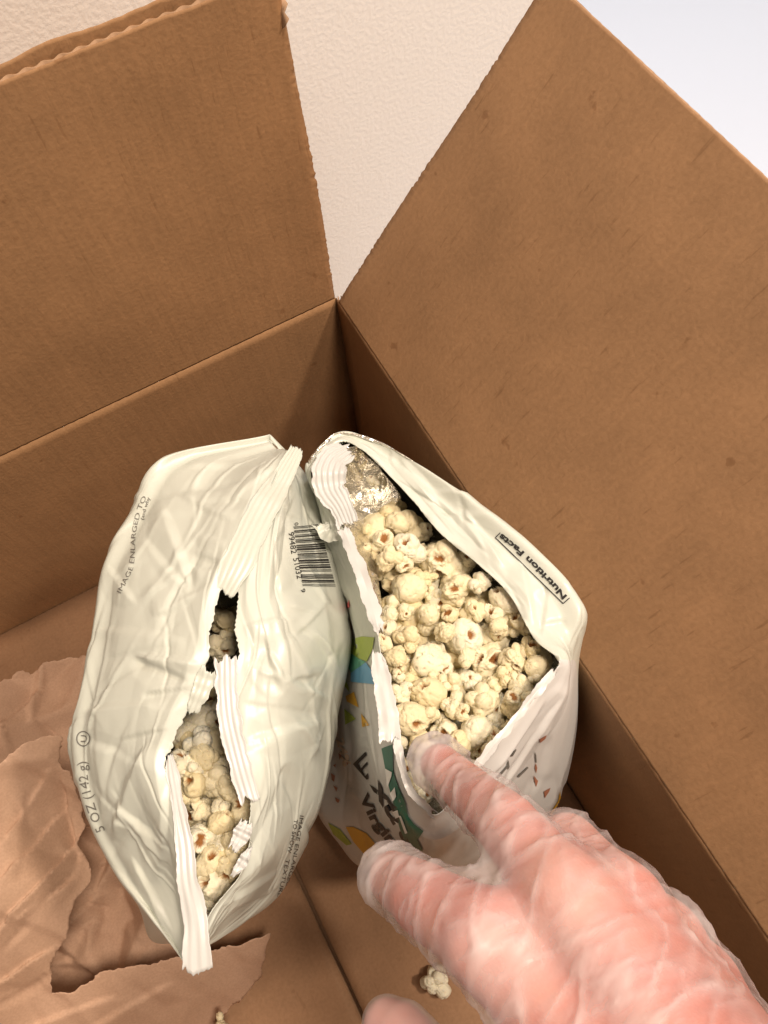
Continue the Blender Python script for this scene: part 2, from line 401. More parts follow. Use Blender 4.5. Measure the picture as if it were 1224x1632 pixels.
# far flaps folded down outside
panel('flap', (BX + 0.006, 0.006, H), Y, np.array([0.42, 0, -0.907]), BY - 0.012, FL, M_card_r, np.array([0.907, 0, 0.42]), seed=23)
panel('flap', (0.006, BY + 0.006, H), X, np.array([0, 0.42, -0.907]), BX - 0.012, FL, M_card_l, np.array([0, 0.907, 0.42]), seed=24)
# torn corner scrap at the left flap's top right corner
def scrap(pts, m, name, par):
    P = np.array(pts); n = len(P); c = P.mean(0)
    o = mobj(name, np.vstack([P, c]), [(i, (i + 1) % n, n) for i in range(n)], m, par)
    s = o.modifiers.new('t', 'SOLIDIFY'); s.thickness = 0.0006
    return o
def on_plane(px, py, org, nrm):
    d = rayd(px, py); t = ((np.array(org) - CAM) @ nrm) / (d @ nrm); return CAM + d * t
scrap([on_plane(px_ - 9, py_, np.array([0, 0, H]) + n1 * q_, n1) for px_, py_, q_ in ((444, -14, -.004), (460, -6, -.001), (468, 6, .003), (463, 20, .001), (470, 30, .004), (463, 45, .002), (457, 38, -.003), (448, 14, -.004))], M_edge, 'torn_liner', fl)
# floor: two bottom flaps with a gap between, the cross flaps under them
GX = 0.2115
panel('bottom_flap', (0.001, 0.001, 0.0), Y, X, BY - 0.002, GX - 0.0032, M_card_f, Zv, seed=31, warp=0.0006, wash_axis='v')
panel('bottom_flap', (GX + 0.0008, 0.001, 0.0), Y, X, BY - 0.002, BX - GX - 0.002, M_card_f, Zv, seed=32, warp=0.0006, wash_axis='v')
panel('under_flap', (0.001, 0.001, -0.0062), X, Y, BX - 0.002, BY - 0.002, M_card_f, Zv, seed=33, warp=0)
# ------------------------------------------------------------------ print on film
def raycast(bvh, x, y, off=0.0005):
    d = rayd(x, y); dn = d / np.linalg.norm(d)
    h = bvh.ray_cast(Vector(CAM), Vector(dn))
    if h[0] is None: return None
    n = np.array(h[1]); n = n if n @ dn < 0 else -n
    return np.array(h[0]) + n * off
def decal(name, bvh, pts2, faces, m, parent, off=0.0005):
    P = []; ok = []
    for p in pts2:
        r = raycast(bvh, p[0], p[1], off); ok.append(r is not None); P.append(r if r is not None else (0, 0, 0))
    F = []
    for f in faces:
        if not all(ok[i] for i in f): continue
        q = [np.array(P[i]) for i in f]
        if max(np.linalg.norm(q[i] - q[i - 1]) for i in range(len(q))) > 0.022: continue
        F.append(f)
    if not F: return None
    if name in ('printed_leaf', 'printed_band', 'printed_speck', 'printed_stroke', 'printed_scribble'):   # keep the one connected patch
        par_ = list(range(len(P)))
        def fd(a):
            while par_[a] != a: a = par_[a]
            return a
        for f in F:
            for q_ in f[1:]: par_[fd(q_)] = fd(f[0])
        cnt = {}
        for f in F: cnt[fd(f[0])] = cnt.get(fd(f[0]), 0) + 1
        best = max(cnt, key=cnt.get); F = [f for f in F if fd(f[0]) == best]
    used = sorted({i for f in F for i in f}); mp = {v: k for k, v in enumerate(used)}
    return mobj(name, [P[i] for i in used], [[mp[i] for i in f] for f in F], m, parent, smooth=True)
def poly_decal(name, bvh, poly, m, parent, step=3.0, off=0.0005):
    poly = [tuple(map(float, p)) for p in poly]
    # densify the outline
    out = []
    for i in range(len(poly)):
        a = np.array(poly[i]); b = np.array(poly[(i + 1) % len(poly)]); k = max(1, int(np.linalg.norm(b - a) / step))
        out += [tuple(a + (b - a) * j / k) for j in range(k)]
    xs = [p[0] for p in poly]; ys = [p[1] for p in poly]
    inner = [(x, y) for x in np.arange(min(xs), max(xs), step) for y in np.arange(min(ys), max(ys), step)]
    def inside(p):
        c = False; n = len(out)
        for i in range(n):
            a = out[i]; b = out[i - 1]
            if (a[1] > p[1]) != (b[1] > p[1]) and p[0] < (b[0] - a[0]) * (p[1] - a[1]) / (b[1] - a[1]) + a[0]: c = not c
        return c
    inner = [p for p in inner if inside(p)]
    n = len(out)
    res = delaunay_2d_cdt([Vector(p) for p in out + inner], [], [list(range(n))], 1, 1e-4)
    return decal(name, bvh, [tuple(v) for v in res[0]], res[2], m, parent, off)
def text_mesh(s, bold=False, italic=0.0):
    cu = bpy.data.curves.new('t', 'FONT'); cu.body = s; cu.size = 1.0; cu.resolution_u = 3; cu.shear = italic
    if bold: cu.offset = 0.035
    o = bpy.data.objects.new('t', cu); COL.objects.link(o)
    dg = bpy.context.evaluated_depsgraph_get(); me = bpy.data.meshes.new_from_object(o.evaluated_get(dg))
    bm = bmesh.new(); bm.from_mesh(me); bmesh.ops.triangulate(bm, faces=bm.faces[:])
    bmesh.ops.remove_doubles(bm, verts=bm.verts[:], dist=1e-5)
    long_e = [e for e in bm.edges if e.calc_length() > 0.3]
    if long_e: bmesh.ops.subdivide_edges(bm, edges=long_e, cuts=2); bmesh.ops.triangulate(bm, faces=bm.faces[:])
    V = np.array([v.co[:2] for v in bm.verts]); bm.verts.index_update(); F = [[v.index for v in f.verts] for f in bm.faces]
    bm.free(); bpy.data.objects.remove(o); bpy.data.curves.remove(cu); bpy.data.meshes.remove(me)
    return V, F
def text_decal(name, bvh, s, path, height, m, parent, bold=False, italic=0.0, off=0.0005, fit=True):
    """lettering along a path on the film; letter height given as it reads in the photograph"""
    V, F = text_mesh(s, bold, italic)
    P = np.array(path, float); seg = np.linalg.norm(np.diff(P, axis=0), axis=1); L = seg.sum(); cum = np.r_[0, np.cumsum(seg)]
    wd = V[:, 0].max() - V[:, 0].min(); x = (V[:, 0] - V[:, 0].min()) / wd * L
    y = V[:, 1] / 0.7 * height
    i = np.clip(np.searchsorted(cum, x, 'right') - 1, 0, len(seg) - 1)
    d = (P[i + 1] - P[i]) / seg[i][:, None]
    # smooth the direction
    q = P[i] + d * (x - cum[i])[:, None]; up = np.stack([d[:, 1], -d[:, 0]], 1)
    return decal(name, bvh, q + up * y[:, None], F, m, parent, off)

# ------------------------------------------------------------------ ribbons (sealed, ribbed film edges)
def ribbon(name, path, width, m, parent, ribs=5, amp=0.0003, side=0.0, jag=0.0012, seed=1, n=70, nw=36, wave=0.0009, tilt=0.0, edge_jag=0.0004, thick=0.00035):
    rng = np.random.default_rng(seed)
    C = catmull(np.array([at(*p[:3]) for p in path]), n)
    Wd = catmull(np.array([[p[3] if len(p) > 3 else 1.0] for p in path]), n)[:, 0] * width
    tg = np.gradient(C, axis=0); tg /= np.linalg.norm(tg, axis=1, keepdims=True)
    view = CAM - C; view /= np.linalg.norm(view, axis=1, keepdims=True)
    upn = 0.35 * view + 0.65 * np.array([0, 0, 1.0])
    ac = np.cross(tg, upn); ac /= np.linalg.norm(ac, axis=1, keepdims=True)
    nr = np.cross(ac, tg)
    ac = ac * math.cos(tilt) + nr * math.sin(tilt); nr = np.cross(ac, tg)
    s = np.linspace(-0.5, 0.5, nw)
    ph = rng.uniform(0, 6, 3)
    wv = wave * (np.sin(np.linspace(0, 9, n) + ph[0]) + 0.6 * np.sin(np.linspace(0, 23, n) + ph[1]))
    sm_ = lambda a, w_: np.convolve(np.pad(a, w_, 'edge'), np.ones(2 * w_ + 1) / (2 * w_ + 1) ** 0.6, 'valid')
    ej = sm_(rng.normal(0, edge_jag, n), 2); ej2 = sm_(rng.normal(0, edge_jag, n), 2)
    G = np.zeros((n, nw, 3))
    for j, sj in enumerate(s):
        off = (sj + side) * Wd + (ej * max(0, 4 * sj - 1) + ej2 * max(0, -4 * sj - 1))
        rib = amp * np.cos(2 * np.pi * ribs * (sj + 0.5)) if ribs else 0
        G[:, j] = C + ac * off[:, None] + nr * (rib + wv * (0.3 + abs(sj) * 1.4))[:, None]
    # torn ends
    k1 = sm_(rng.normal(0, jag, nw), 4); k2 = sm_(rng.normal(0, jag, nw), 4)
    fade = np.linspace(1, 0, n) ** 9
    G += (fade[:, None] * k1[None])[..., None] * tg[:, None] + (fade[::-1][:, None] * k2[None])[..., None] * tg[:, None]
    o = mobj(name, G.reshape(-1, 3), grid_faces(n, nw), m, parent)
    sm = o.modifiers.new('t', 'SOLIDIFY'); sm.thickness = thick; sm.offset = 0
    return o

# ------------------------------------------------------------------ left bag
bagL = tag(empty('popcorn_bag', (0.2, 0.22, 0.01)), 'pale green popcorn bag with barcode, torn down the middle, leaning on the brown paper', 'snack bag')
LF = [  # inner edge, shoulder, outline of the left flank
 [(458, 718, .283), (444, 715, .262), (428, 713, 0.247)],
 [(432, 772, .290), (345, 752, .276), (262, 750, 0.261)],
 [(398, 855, .296), (300, 835, .287), (207, 832, 0.258)],
 [(346, 962, .296), (262, 925, .289), (163, 912, 0.258)],
 [(333, 1048, .294), (245, 1015, .288), (147, 1000, 0.253)],
 [(291, 1148, .290), (215, 1110, .283), (130, 1110, 0.248)],
 [(272, 1215, .288), (200, 1190, .277), (121, 1190, 0.243)],
 [(288, 1310, .287), (215, 1290, .270), (146, 1302, 0.236)],
 [(303, 1400, .284), (248, 1372, .264), (187, 1390, 0.233)],
 [(318, 1470, .280), (285, 1440, .262), (240, 1466, 0.240)],
 [(318, 1528, .276), (308, 1530, .255), (300, 1528, 0.237)]]
RF = [
 [(458, 718, .283), (444, 715, .262), (428, 713, 0.247)],
 [(434, 772, .290), (466, 768, .274), (490, 785, .225)],
 [(401, 855, .296), (462, 850, .285), (513, 862, .225)],
 [(376, 955, .295), (455, 940, .288), (541, 955, .222)],
 [(378, 1045, .295), (465, 1030, .287), (549, 1025, .216)],
 [(352, 1150, .291), (450, 1110, .281), (536, 1125, .210)],
 [(388, 1245, .286), (455, 1205, .270), (525, 1207, .203)],
 [(400, 1312, .281), (450, 1290, .257), (500, 1297, .200)],
 [(388, 1388, .277), (435, 1362, .252), (474, 1372, .192)],
 [(338, 1455, .277), (390, 1432, .253), (432, 1442, .195)],
 [(318, 1528, .276), (308, 1530, .255), (300, 1528, 0.237)]]
def base_pt(i, side, z):
    t = i / 10.0
    c = np.array([0.172, 0.105]) * (1 - t) + np.array([0.268, 0.285]) * t
    nrm = np.array([0.882, -0.471]) if side == 0 else np.array([-0.882, 0.471])
    wdt = 0.040 * math.sin(math.pi * (0.06 + 0.88 * t)) ** 0.6 if 0 < i < 10 else 0.0
    p = c + nrm * wdt
    return np.array([p[0], p[1], z])
def left_ctrl(T_, side):
    C = []
    for i, row in enumerate(T_):
        p = [at(*q) for q in row]
        b0 = base_pt(i, side, 0.02)
        mid = p[2] * 0.55 + base_pt(i, side, 0) * 0.45; mid[2] = 0.115
        if side == 0 and i == 9: mid = at(246, 1490, 0.085)
        ctr = base_pt(i, side, 0.012); cc = base_pt(i, 1 - side, 0.012); ctr = (ctr + cc) / 2
        half01 = p[0] * 0.55 + p[1] * 0.45; half01[2] += 0.001
        sh = p[1] * 0.40 + p[2] * 0.60; sh[2] += 0.007
        C.append([p[0], half01, p[1], sh, p[2], mid, b0, ctr])
    return np.array(C)
FOLD_L = [(385, 765, 250, 790, 34, -.0035), (262, 815, 300, 935, 30, .0045), (300, 935, 235, 860, 26, -.003), (370, 830, 290, 790, 22, .003),
          (150, 1003, 290, 1022, 30, .0016), (165, 1052, 280, 1030, 26, -.0012), (215, 1050, 300, 1085, 22, -.0035), (225, 1045, 320, 1060, 16, .003),
          (235, 1108, 310, 1100, 20, -.0028), (186, 1328, 238, 1195, 40, .0062), (270, 1250, 255, 1400, 26, .003),
          (140, 1135, 260, 1120, 30, .002), (300, 880, 350, 900, 18, -.002), (310, 950, 250, 980, 24, .0025), (380, 740, 300, 740, 20, .0028),
          (262, 1330, 290, 1500, 22, -.003), (215, 1370, 270, 1480, 20, .003), (195, 1180, 270, 1165, 20, -.0018), (330, 800, 390, 800, 14, -.002),
          (310, 850, 360, 870, 14, .002), (345, 905, 300, 900, 14, -.002), (170, 905, 215, 960, 22, .0025)]
FOLD_R = [(400, 1060, 520, 1115, 26, .003), (420, 1020, 440, 1100, 22, -.003), (455, 940, 440, 880, 18, .0025), (480, 1000, 520, 1050, 26, -.0022),
          (390, 1000, 470, 985, 22, .0022), (390, 1120, 500, 1138, 20, -.0010), (400, 1180, 500, 1150, 26, .0025), (430, 1290, 450, 1220, 22, -.0022),
          (360, 1440, 440, 1390, 20, .003), (345, 1480, 420, 1430, 16, -.0025), (470, 790, 440, 860, 22, .003), (430, 800, 480, 830, 16, -.0022),
          (430, 1040, 445, 1075, 20, .003), (450, 1085, 500, 1075, 14, -.0018)]
def crease_net(q, n, seed, wid=(0.002, 0.005), amp=(0.0004, 0.0011), length=(0.012, 0.05)):
    rng = np.random.default_rng(seed); lo = q.min(0); hi = q.max(0); d = np.zeros(len(q))
    for _ in range(n):
        a = rng.uniform(lo, hi); th = rng.uniform(0, np.pi); L = rng.uniform(*length); e = np.array([math.cos(th), math.sin(th)])
        t = (q - a) @ e; s_ = (q - a) @ np.array([-e[1], e[0]]); w1 = rng.uniform(*wid); w2 = w1 * rng.uniform(1.5, 4)
        m = (np.abs(t) < L) & (s_ > -w1) & (s_ < w2)
        if not m.any(): continue
        prof = np.where(s_[m] < 0, 1 + s_[m] / w1, 1 - s_[m] / w2)
        d[m] += rng.choice([-1, 1]) * rng.uniform(*amp) * prof * (1 - np.abs(t[m]) / L)
    return d
def crumple(G, Nn, seed, amps, folds, fade_v0=0.06, uvscale=(0.25, 0.3)):
    nu, nv = G.shape[:2]
    uu, vv = np.meshgrid(np.linspace(0, uvscale[0], nu), np.linspace(0, uvscale[1], nv), indexing='ij')
    q = np.stack([uu.ravel(), vv.ravel()], 1)
    d = np.zeros(len(q))
    for k, (n, a) in enumerate(amps): d += a * facets(q, n, seed * 10 + k)
    d += crease_net(q, 110, seed + 100, amp=(0.0005, 0.0015), wid=(0.0012, 0.0035))
    d = d.reshape(nu, nv)
    if folds: d += fold_disp(proj(G).reshape(-1, 2), folds).reshape(nu, nv)
    if fade_v0: d *= (0.25 + 0.75 * np.clip(np.linspace(0, 1, nv) / fade_v0, 0, 1))[None]
    return G + Nn * d[..., None], d
def make_flank(name, T_, side, folds, seed):
    nu, nv = 250, 210
    C = left_ctrl(T_, side)
    G = catmull(C, nu)                       # along the seam
    G = np.swapaxes(catmull(np.swapaxes(G, 0, 1), nv), 0, 1)
    rng = np.random.default_rng(seed)
    jag = rng.normal(0, 1, nu); jag = 0.35 * jag * (np.convolve(rng.normal(0, 1, nu + 20), np.ones(21) / 4.6, 'valid') > 0.2) + 1.3 * np.convolve(rng.normal(0, 1, nu + 10), np.ones(11) / 3.3, 'valid')
    uu = np.linspace(0, 1, nu); am = 0.0006 * ((uu > 0.28) & (uu < 0.93))
    Nn = grid_normals(G)
    outw = G[nu // 2, nv // 2] - G[nu // 2].mean(0)
    if (Nn[nu // 2, nv // 3] @ np.array([0, 0, 1.0])) < 0: Nn = -Nn; flip = True
    else: flip = False
    ends = np.sin(np.pi * np.clip(np.linspace(0, 1, nu), 0, 1)) ** 0.35
    G2, d = crumple(G, Nn * ends[:, None, None], seed, [(26, .0042), (80, .0016), (420, .0003)], folds)
    tv = G2[:, 1] - G2[:, 0]; tv /= np.linalg.norm(tv, axis=1, keepdims=True) + 1e-9
    G2[:, :4] += (tv * (jag * am)[:, None])[:, None, :] * np.array([1, .8, .5, .2])[None, :, None]
    F = grid_faces(nu, nv)
    if flip: F = [f[::-1] for f in F]
    o = mobj(name, G2.reshape(-1, 3), F, [M_film, M_foil], bagL)
    s = o.modifiers.new('film', 'SOLIDIFY'); s.thickness = 0.0004; s.offset = -1; s.material_offset = 1; s.material_offset_rim = 0
    return o, G2, F
lfo, LG, LFc = make_flank('side_panel', LF, 0, FOLD_L, 3)
rfo, RG, RFc = make_flank('side_panel', RF, 1, FOLD_R, 4)
bvhL = BVHTree.FromPolygons([Vector(p) for p in LG.reshape(-1, 3)] + [Vector(p) for p in RG.reshape(-1, 3)], LFc + [[i + LG.shape[0] * LG.shape[1] for i in f] for f in RFc])
lfo['label'] = 'creased pale panel left of the tear'; rfo['label'] = 'pale panel with the barcode'
# ribbed seal strips along the tear
def on_film(pts, off=0.0012):
    out = []
    for p in pts:
        h = raycast(bvhL, p[0], p[1], off)
        out.append((p[0], p[1], h[2] if h is not None and abs(h[2] - p[2]) < 0.02 else p[2]) + tuple(p[3:]))
    return out
ribbon('seal_strip', on_film([(472, 714, .286, .5), (446, 760, .291, .75), (420, 800, .294), (394, 850, .297), (372, 900, .297), (353, 942, .296, .75)], 0.0016), 0.0145, M_sealg, bagL, ribs=5, seed=5, side=-0.1, amp=0.00012, wave=0.0004)
ribbon('seal_strip', [(360, 1048, .2960), (361, 1100, .2945), (366, 1150, .2925), (381, 1215, .2890), (397, 1272, .2855)], 0.0092, M_seal, bagL, ribs=4, seed=6, jag=0.0012, amp=0.00014, wave=0.0004)
ribbon('seal_strip', [(270, 1206, .2885, .35), (275, 1240, .2890, .7), (283, 1285, .2890, .65), (294, 1345, .2885, .9), (299, 1405, .2870, .95), (311, 1470, .2845, 1.15), (314, 1546, .281, 1.5)], 0.0083, M_seal, bagL, ribs=3, seed=7, wave=0.0009, amp=0.00014)
ribbon('seal_strip', [(333, 1066, .2955), (321, 1100, .2940), (306, 1136, .2915, .8)], 0.0078, M_sealg, bagL, ribs=3, seed=8, n=30, amp=0.00012, wave=0.0004)
ribbon('seal_strip', [(393, 1312, .2825, .7), (385, 1330, .2825), (374, 1350, .2820, .5)], 0.0075, M_seal, bagL, ribs=3, seed=9, n=24, jag=0.0012, amp=0.00014, edge_jag=0.0002)
ribbon('seal_strip', [(396, 1356, .2795, .4), (386, 1374, .2795, .8), (372, 1394, .2785, .4)], 0.0060, M_seal, bagL, ribs=2, seed=10, n=24, jag=0.0012, amp=0.00014, edge_jag=0.0002)
# print
text_decal('printed_lettering', bvhL, 'IMAGE ENLARGED TO', [(194, 946), (202, 930), (213, 908), (216, 885), (217, 858), (220, 835), (226, 812), (234, 793)], 7.5, INKG, bagL)
text_decal('printed_lettering', bvhL, '(and why', [(230, 829), (234, 812), (240, 794)], 6, INKG, bagL)
text_decal('printed_lettering', bvhL, 'IMAGE ENLARGED', [(477, 1299), (472, 1330), (465, 1370), (454, 1413)], 6, INK, bagL)
text_decal('printed_lettering', bvhL, 'TO SHOW', [(468, 1305), (464, 1330), (457, 1358)], 6, INK, bagL)
text_decal('printed_lettering', bvhL, 'TEXTURE', [(455, 1368), (448, 1400), (441, 1428)], 6, INK, bagL)
text_decal('printed_lettering', bvhL, '5 OZ (142 g)', [(169, 1322), (154, 1287), (143, 1250), (138, 1213)], 15, INKG, bagL)
# circled letter
ring = [(134 + 11.5 * math.cos(t), 1177 + 12.5 * math.sin(t)) for t in np.linspace(0, 2 * math.pi, 41)[:-1]]
ring2 = [(134 + 9.7 * math.cos(t), 1177 + 10.7 * math.sin(t)) for t in np.linspace(0, 2 * math.pi, 41)[:-1]]
decal('printed_emblem', bvhL, ring + ring2, [(i, (i + 1) % 40, 40 + (i + 1) % 40, 40 + i) for i in range(40)], INKG, bagL)
text_decal('printed_lettering', bvhL, 'U', [(139.5, 1182.5), (139.5, 1171.5)], 10, INKG, bagL)
# barcode
def bars():
    Lc = {'0': '0001101', '1': '0011001', '2': '0010011', '3': '0111101', '4': '0100011', '5': '0110001', '6': '0101111', '7': '0111011', '8': '0110111', '9': '0001011'}
    inv = lambda s: ''.join('1' if c == '0' else '0' for c in s)
    s = '101' + ''.join(Lc[c] for c in '099482') + '01010' + ''.join(inv(Lc[c]) for c in '510329') + '101'
    tl, tr, br, bl = map(np.array, ((466.5, 840.), (508., 836.), (534., 935.), (481., 934.)))
    pts = []; faces = []; i = 0
    while i < len(s):
        if s[i] == '1':
            j = i
            while j < len(s) and s[j] == '1': j += 1
            k0 = len(pts)
            for t in np.linspace(0, 1, 14):
                for q in (i + 0.08, j - 0.08):
                    f = q / len(s)
                    pts.append((tl * (1 - f) + bl * f) * (1 - t) + (tr * (1 - f) + br * f) * t)
            faces += [(k0 + 2 * a, k0 + 2 * a + 1, k0 + 2 * a + 3, k0 + 2 * a + 2) for a in range(13)]
            i = j
        else: i += 1
    return pts, faces
bp_, bf_ = bars()
decal('barcode', bvhL, bp_, bf_, INK, bagL)
text_decal('printed_lettering', bvhL, '99482', [(458.5, 849), (460.5, 865), (463.5, 883)], 9, INK, bagL)
text_decal('printed_lettering', bvhL, '51032', [(466, 890), (469, 905), (472.5, 923)], 9, INK, bagL)
text_decal('printed_lettering', bvhL, '0', [(468, 834), (469, 838.5)], 6, INK, bagL)
text_decal('printed_lettering', bvhL, '9', [(478, 939), (479, 945)], 7, INK, bagL)

# ------------------------------------------------------------------ right bag
bagR = tag(empty('popcorn_bag', (0.08, 0.24, 0.0)), 'white popcorn bag with colourful print, open at the top and full of popcorn', 'snack bag')
RB = [
 [(497, 748, .268), (493, 752, .25), None, None],
 [(512, 792, .262), (506, 800, .235), None, None],
 [(545, 838, .268), (514, 845, .24), None, None],
 [(571, 895, .275), (533, 905, .23), None, None],
 [(597, 985, .28), (557, 985, .24), (545, 1000, .16), None],
 [(609, 1070, .285), (565, 1080, .235), (537, 1090, .16), (527, 1100, .08)],
 [(628, 1160, .29), (580, 1165, .235), (540, 1180, .15), (515, 1200, .07)],
 [(640, 1225, .29), (597, 1235, .235), (550, 1245, .14), (503, 1275, .06)],
 [(660, 1270, .288), (630, 1300, .23), (575, 1315, .14), (535, 1335, .055)],
 [(695, 1300, .282), (690, 1345, .225), (640, 1390, .13), (592, 1385, .05)],
 [(740, 1252, .28), (770, 1310, .22), (760, 1380, .12), None],
 [(810, 1162, .28), (845, 1240, .22), (845, 1320, .12), None],
 [(880, 1075, .278), (905, 1160, .22), (893, 1275, .11), None],
 [(888, 1050, .277), (926, 1060, .24), (915, 1150, .15), None],
 [(852, 1020, .270), (939, 1000, .257), None, None],
 [(812, 950, .268), (915, 947, .260), None, None],
 [(762, 900, .266), (866, 895, .260), None, None],
 [(702, 850, .264), (802, 838, .259), None, None],
 [(656, 795, .262), (724, 783, .256), None, None],
 [(606, 742, .262), (642, 730, .252), None, None],
 [(573, 713, .264), (592, 708, .250), None, None],
 [(540, 704, .266), (540, 700, .25), None, None]]
BC = np.array([0.082, 0.235, 0.0])
def right_ctrl():
    C = []
    for M_, S1, S2, S3 in RB:
        m = at(*M_); s1 = at(*S1)
        if S2: s2 = at(*S2)
        else:
            s2 = BC + (s1 - BC) * 0.98; s2[2] = 0.14
            s2[0] = max(s2[0], 0.006)
        if S3: s3 = at(*S3)
        else: s3 = BC + (s2 - BC) * 0.95; s3[2] = 0.06; s3[0] = max(s3[0], 0.008)
        b = BC + (s3 - BC) * 0.86; b[2] = 0.006
        c = BC.copy(); c[2] = 0.003
        h = m * 0.5 + s1 * 0.5; h[2] += 0.004
        C.append([m, h, s1, s2, s3, b, b * 0.4 + c * 0.6, c])
    return np.array(C)
nuR, nvR = 420, 200
CR = right_ctrl()
GR = catmull(CR, nuR, closed=True); GR = np.swapaxes(catmull(np.swapaxes(GR, 0, 1), nvR), 0, 1)
NR = grid_normals(GR, True)
cen = GR.mean((0, 1))
if ((GR[:, 60] - cen) * NR[:, 60]).sum() < 0: NR = -NR; flipR = True
else: flipR = False
FOLD_RB = [(548, 960, 585, 1180, 16, -.0045), (585, 1180, 610, 1300, 16, -.004), (535, 1010, 560, 1240, 14, .003), (860, 1120, 780, 1230, 22, .004), (885, 1110, 800, 1250, 16, -.0035),
           (905, 1090, 860, 1180, 20, .003), (880, 1180, 850, 1260, 26, -.003), (640, 735, 690, 790, 26, .003), (700, 800, 770, 880, 24, -.0035), (740, 815, 800, 900, 22, .003),
           (830, 900, 850, 990, 22, .0028), (870, 940, 860, 1010, 18, -.0025), (515, 850, 550, 950, 14, .003), (600, 1060, 625, 1150, 12, .002),
           (650, 770, 720, 850, 8, -.001), (668, 775, 735, 850, 7, .001), (850, 1000, 900, 990, 20, -.002)]
GR2, _ = crumple(GR, NR, 8, [(50, .0028), (200, .0009), (700, .0003)], FOLD_RB, uvscale=(0.55, 0.34))
rj = RNG.normal(0, 1, nuR); rj = 0.5 * rj + np.convolve(np.r_[rj[-3:], rj, rj[:3]], np.ones(7) / 4, 'valid')
GR2[:, :3, 2] += (rj * 0.0009)[:, None] * np.array([1, .6, .25])
FR = grid_faces(nuR, nvR, True)
if flipR: FR = [f[::-1] for f in FR]
# pale green back and shoulder, white front: the film's own print colours
nu_idx = np.repeat(np.arange(nuR), nvR - 1)
kpt = nu_idx * len(RB) / nuR
mi = [0 if (k < 5.0 or k > 12.9) else 2 for k in kpt]
rbo = mobj('body', GR2.reshape(-1, 3), FR, [M_film, M_foil, M_white, M_foil], bagR, mi=mi)
s_ = rbo.modifiers.new('film', 'SOLIDIFY'); s_.thickness = 0.0004; s_.offset = -1; s_.material_offset = 1; s_.material_offset_rim = 0
bvhR = BVHTree.FromPolygons([Vector(p) for p in GR2.reshape(-1, 3)], FR)
# inner ribbed seal at the back corner, white torn edges
ribbon('seal_strip', [(548, 707, .268, .7), (520, 722, .272), (507, 750, .273, 1.1), (512, 785, .270, 1.0), (532, 812, .271, .75), (546, 840, .273, .6)], 0.0165, M_seal, bagR, ribs=6, seed=15, side=-0.32, n=90, nw=60, amp=0.00025, wave=0.0006)
ribbon('torn_edge', [(548, 842, .273), (562, 880, .277), (580, 925, .280), (594, 970, .283, 1.1), (603, 1005, .285, .5)], 0.0062, M_seal, bagR, ribs=0, seed=16, edge_jag=0.0004)
ribbon('torn_edge', [(601, 1040, .287, .8), (609, 1085, .289, 1.1), (618, 1140, .292, 1.2), (622, 1186, .292, 1.3)], 0.0075, M_seal, bagR, ribs=2, seed=17, edge_jag=0.0003, jag=0.0014, amp=0.00014)
ribbon('torn_edge', [(632, 1178, .293), (641, 1222, .293), (656, 1262, .291), (690, 1297, .286)], 0.0030, M_seal, bagR, ribs=0, seed=18, edge_jag=0.0003, n=50)
ribbon('torn_edge', [(884, 1070, .281, 1.2), (845, 1115, .283), (805, 1165, .283), (765, 1215, .283), (730, 1265, .283)], 0.0034, M_seal, bagR, ribs=0, seed=19, edge_jag=0.0004)
ribbon('torn_edge', [(512, 838, .262), (525, 850, .262, 1.6), (543, 848, .266, 1.2)], 0.0065, M_film, bagR, ribs=0, seed=20, n=24)
# coloured print on the front
z3 = lambda pts: [(460 + x / 2.448, 680 + y / 2.448) for x, y in pts]
z2 = lambda pts: [(500 + x / 4.708, 1130 + y / 4.708) for x, y in pts]
def pd(name, pts, m, off=0.0005): poly_decal(name, bvhR, pts, m, bagR, off=off)
pd('printed_leaf', z3([(235, 832), (288, 818), (338, 822), (330, 870), (308, 916), (270, 900), (238, 877)]), P_LIME)
pd('printed_leaf', z3([(238, 878), (270, 901), (304, 918), (246, 960), (236, 940)]), P_TEAL)
pd('printed_leaf', z3([(246, 961), (305, 919), (330, 955), (345, 1005), (245, 995)]), P_BLUE)
pd('printed_leaf', z3([(225, 705), (238, 676), (241, 700), (232, 745)]), P_RED)
pd('printed_leaf', z3([(205, 805), (228, 782), (233, 885), (210, 887)]), P_RED)
pd('printed_leaf', z3([(225, 1052), (258, 1034), (276, 1095), (230, 1072)]), P_GOLD)
pd('printed_leaf', z3([(220, 1100), (266, 1140), (224, 1162)]), P_LIME)
pd('printed_leaf', z3([(286, 1118), (318, 1165), (290, 1172)]), P_GOLD)
pd('printed_leaf', z3([(205, 955), (235, 1010), (240, 1035), (212, 1000)]), P_LIME)
pd('printed_band', z2([(515, 295), (600, 262), (603, 465), (640, 580), (690, 690), (715, 800), (760, 860), (825, 910), (790, 965), (740, 985), (690, 985), (650, 890), (612, 730), (565, 560)]), P_GREEN)
pd('printed_band', z2([(700, 992), (780, 970), (822, 1055), (735, 1062)]), P_GREEN)
for pl in ([(548, 442), (600, 470), (596, 500), (562, 592), (558, 520)], [(582, 625), (622, 582), (632, 650), (604, 684)], [(604, 762), (640, 748), (652, 800), (622, 812)], [(648, 792), (664, 790), (712, 918), (694, 926)], [(612, 830), (636, 842), (640, 868)]):
    pd('printed_stroke', z2(pl), P_WHITE, 0.0009)
pd('printed_lettering', z2([(300, 412), (395, 318), (404, 345), (340, 408), (358, 445), (408, 392), (412, 412), (368, 460), (392, 500), (414, 478), (415, 524), (402, 528)]), INK)
text_decal('printed_lettering', bvhR, 'xtra', [tuple(z2([(428, 560)])[0]), tuple(z2([(560, 790)])[0]), tuple(z2([(712, 1045)])[0])], 21, INK, bagR, bold=True)
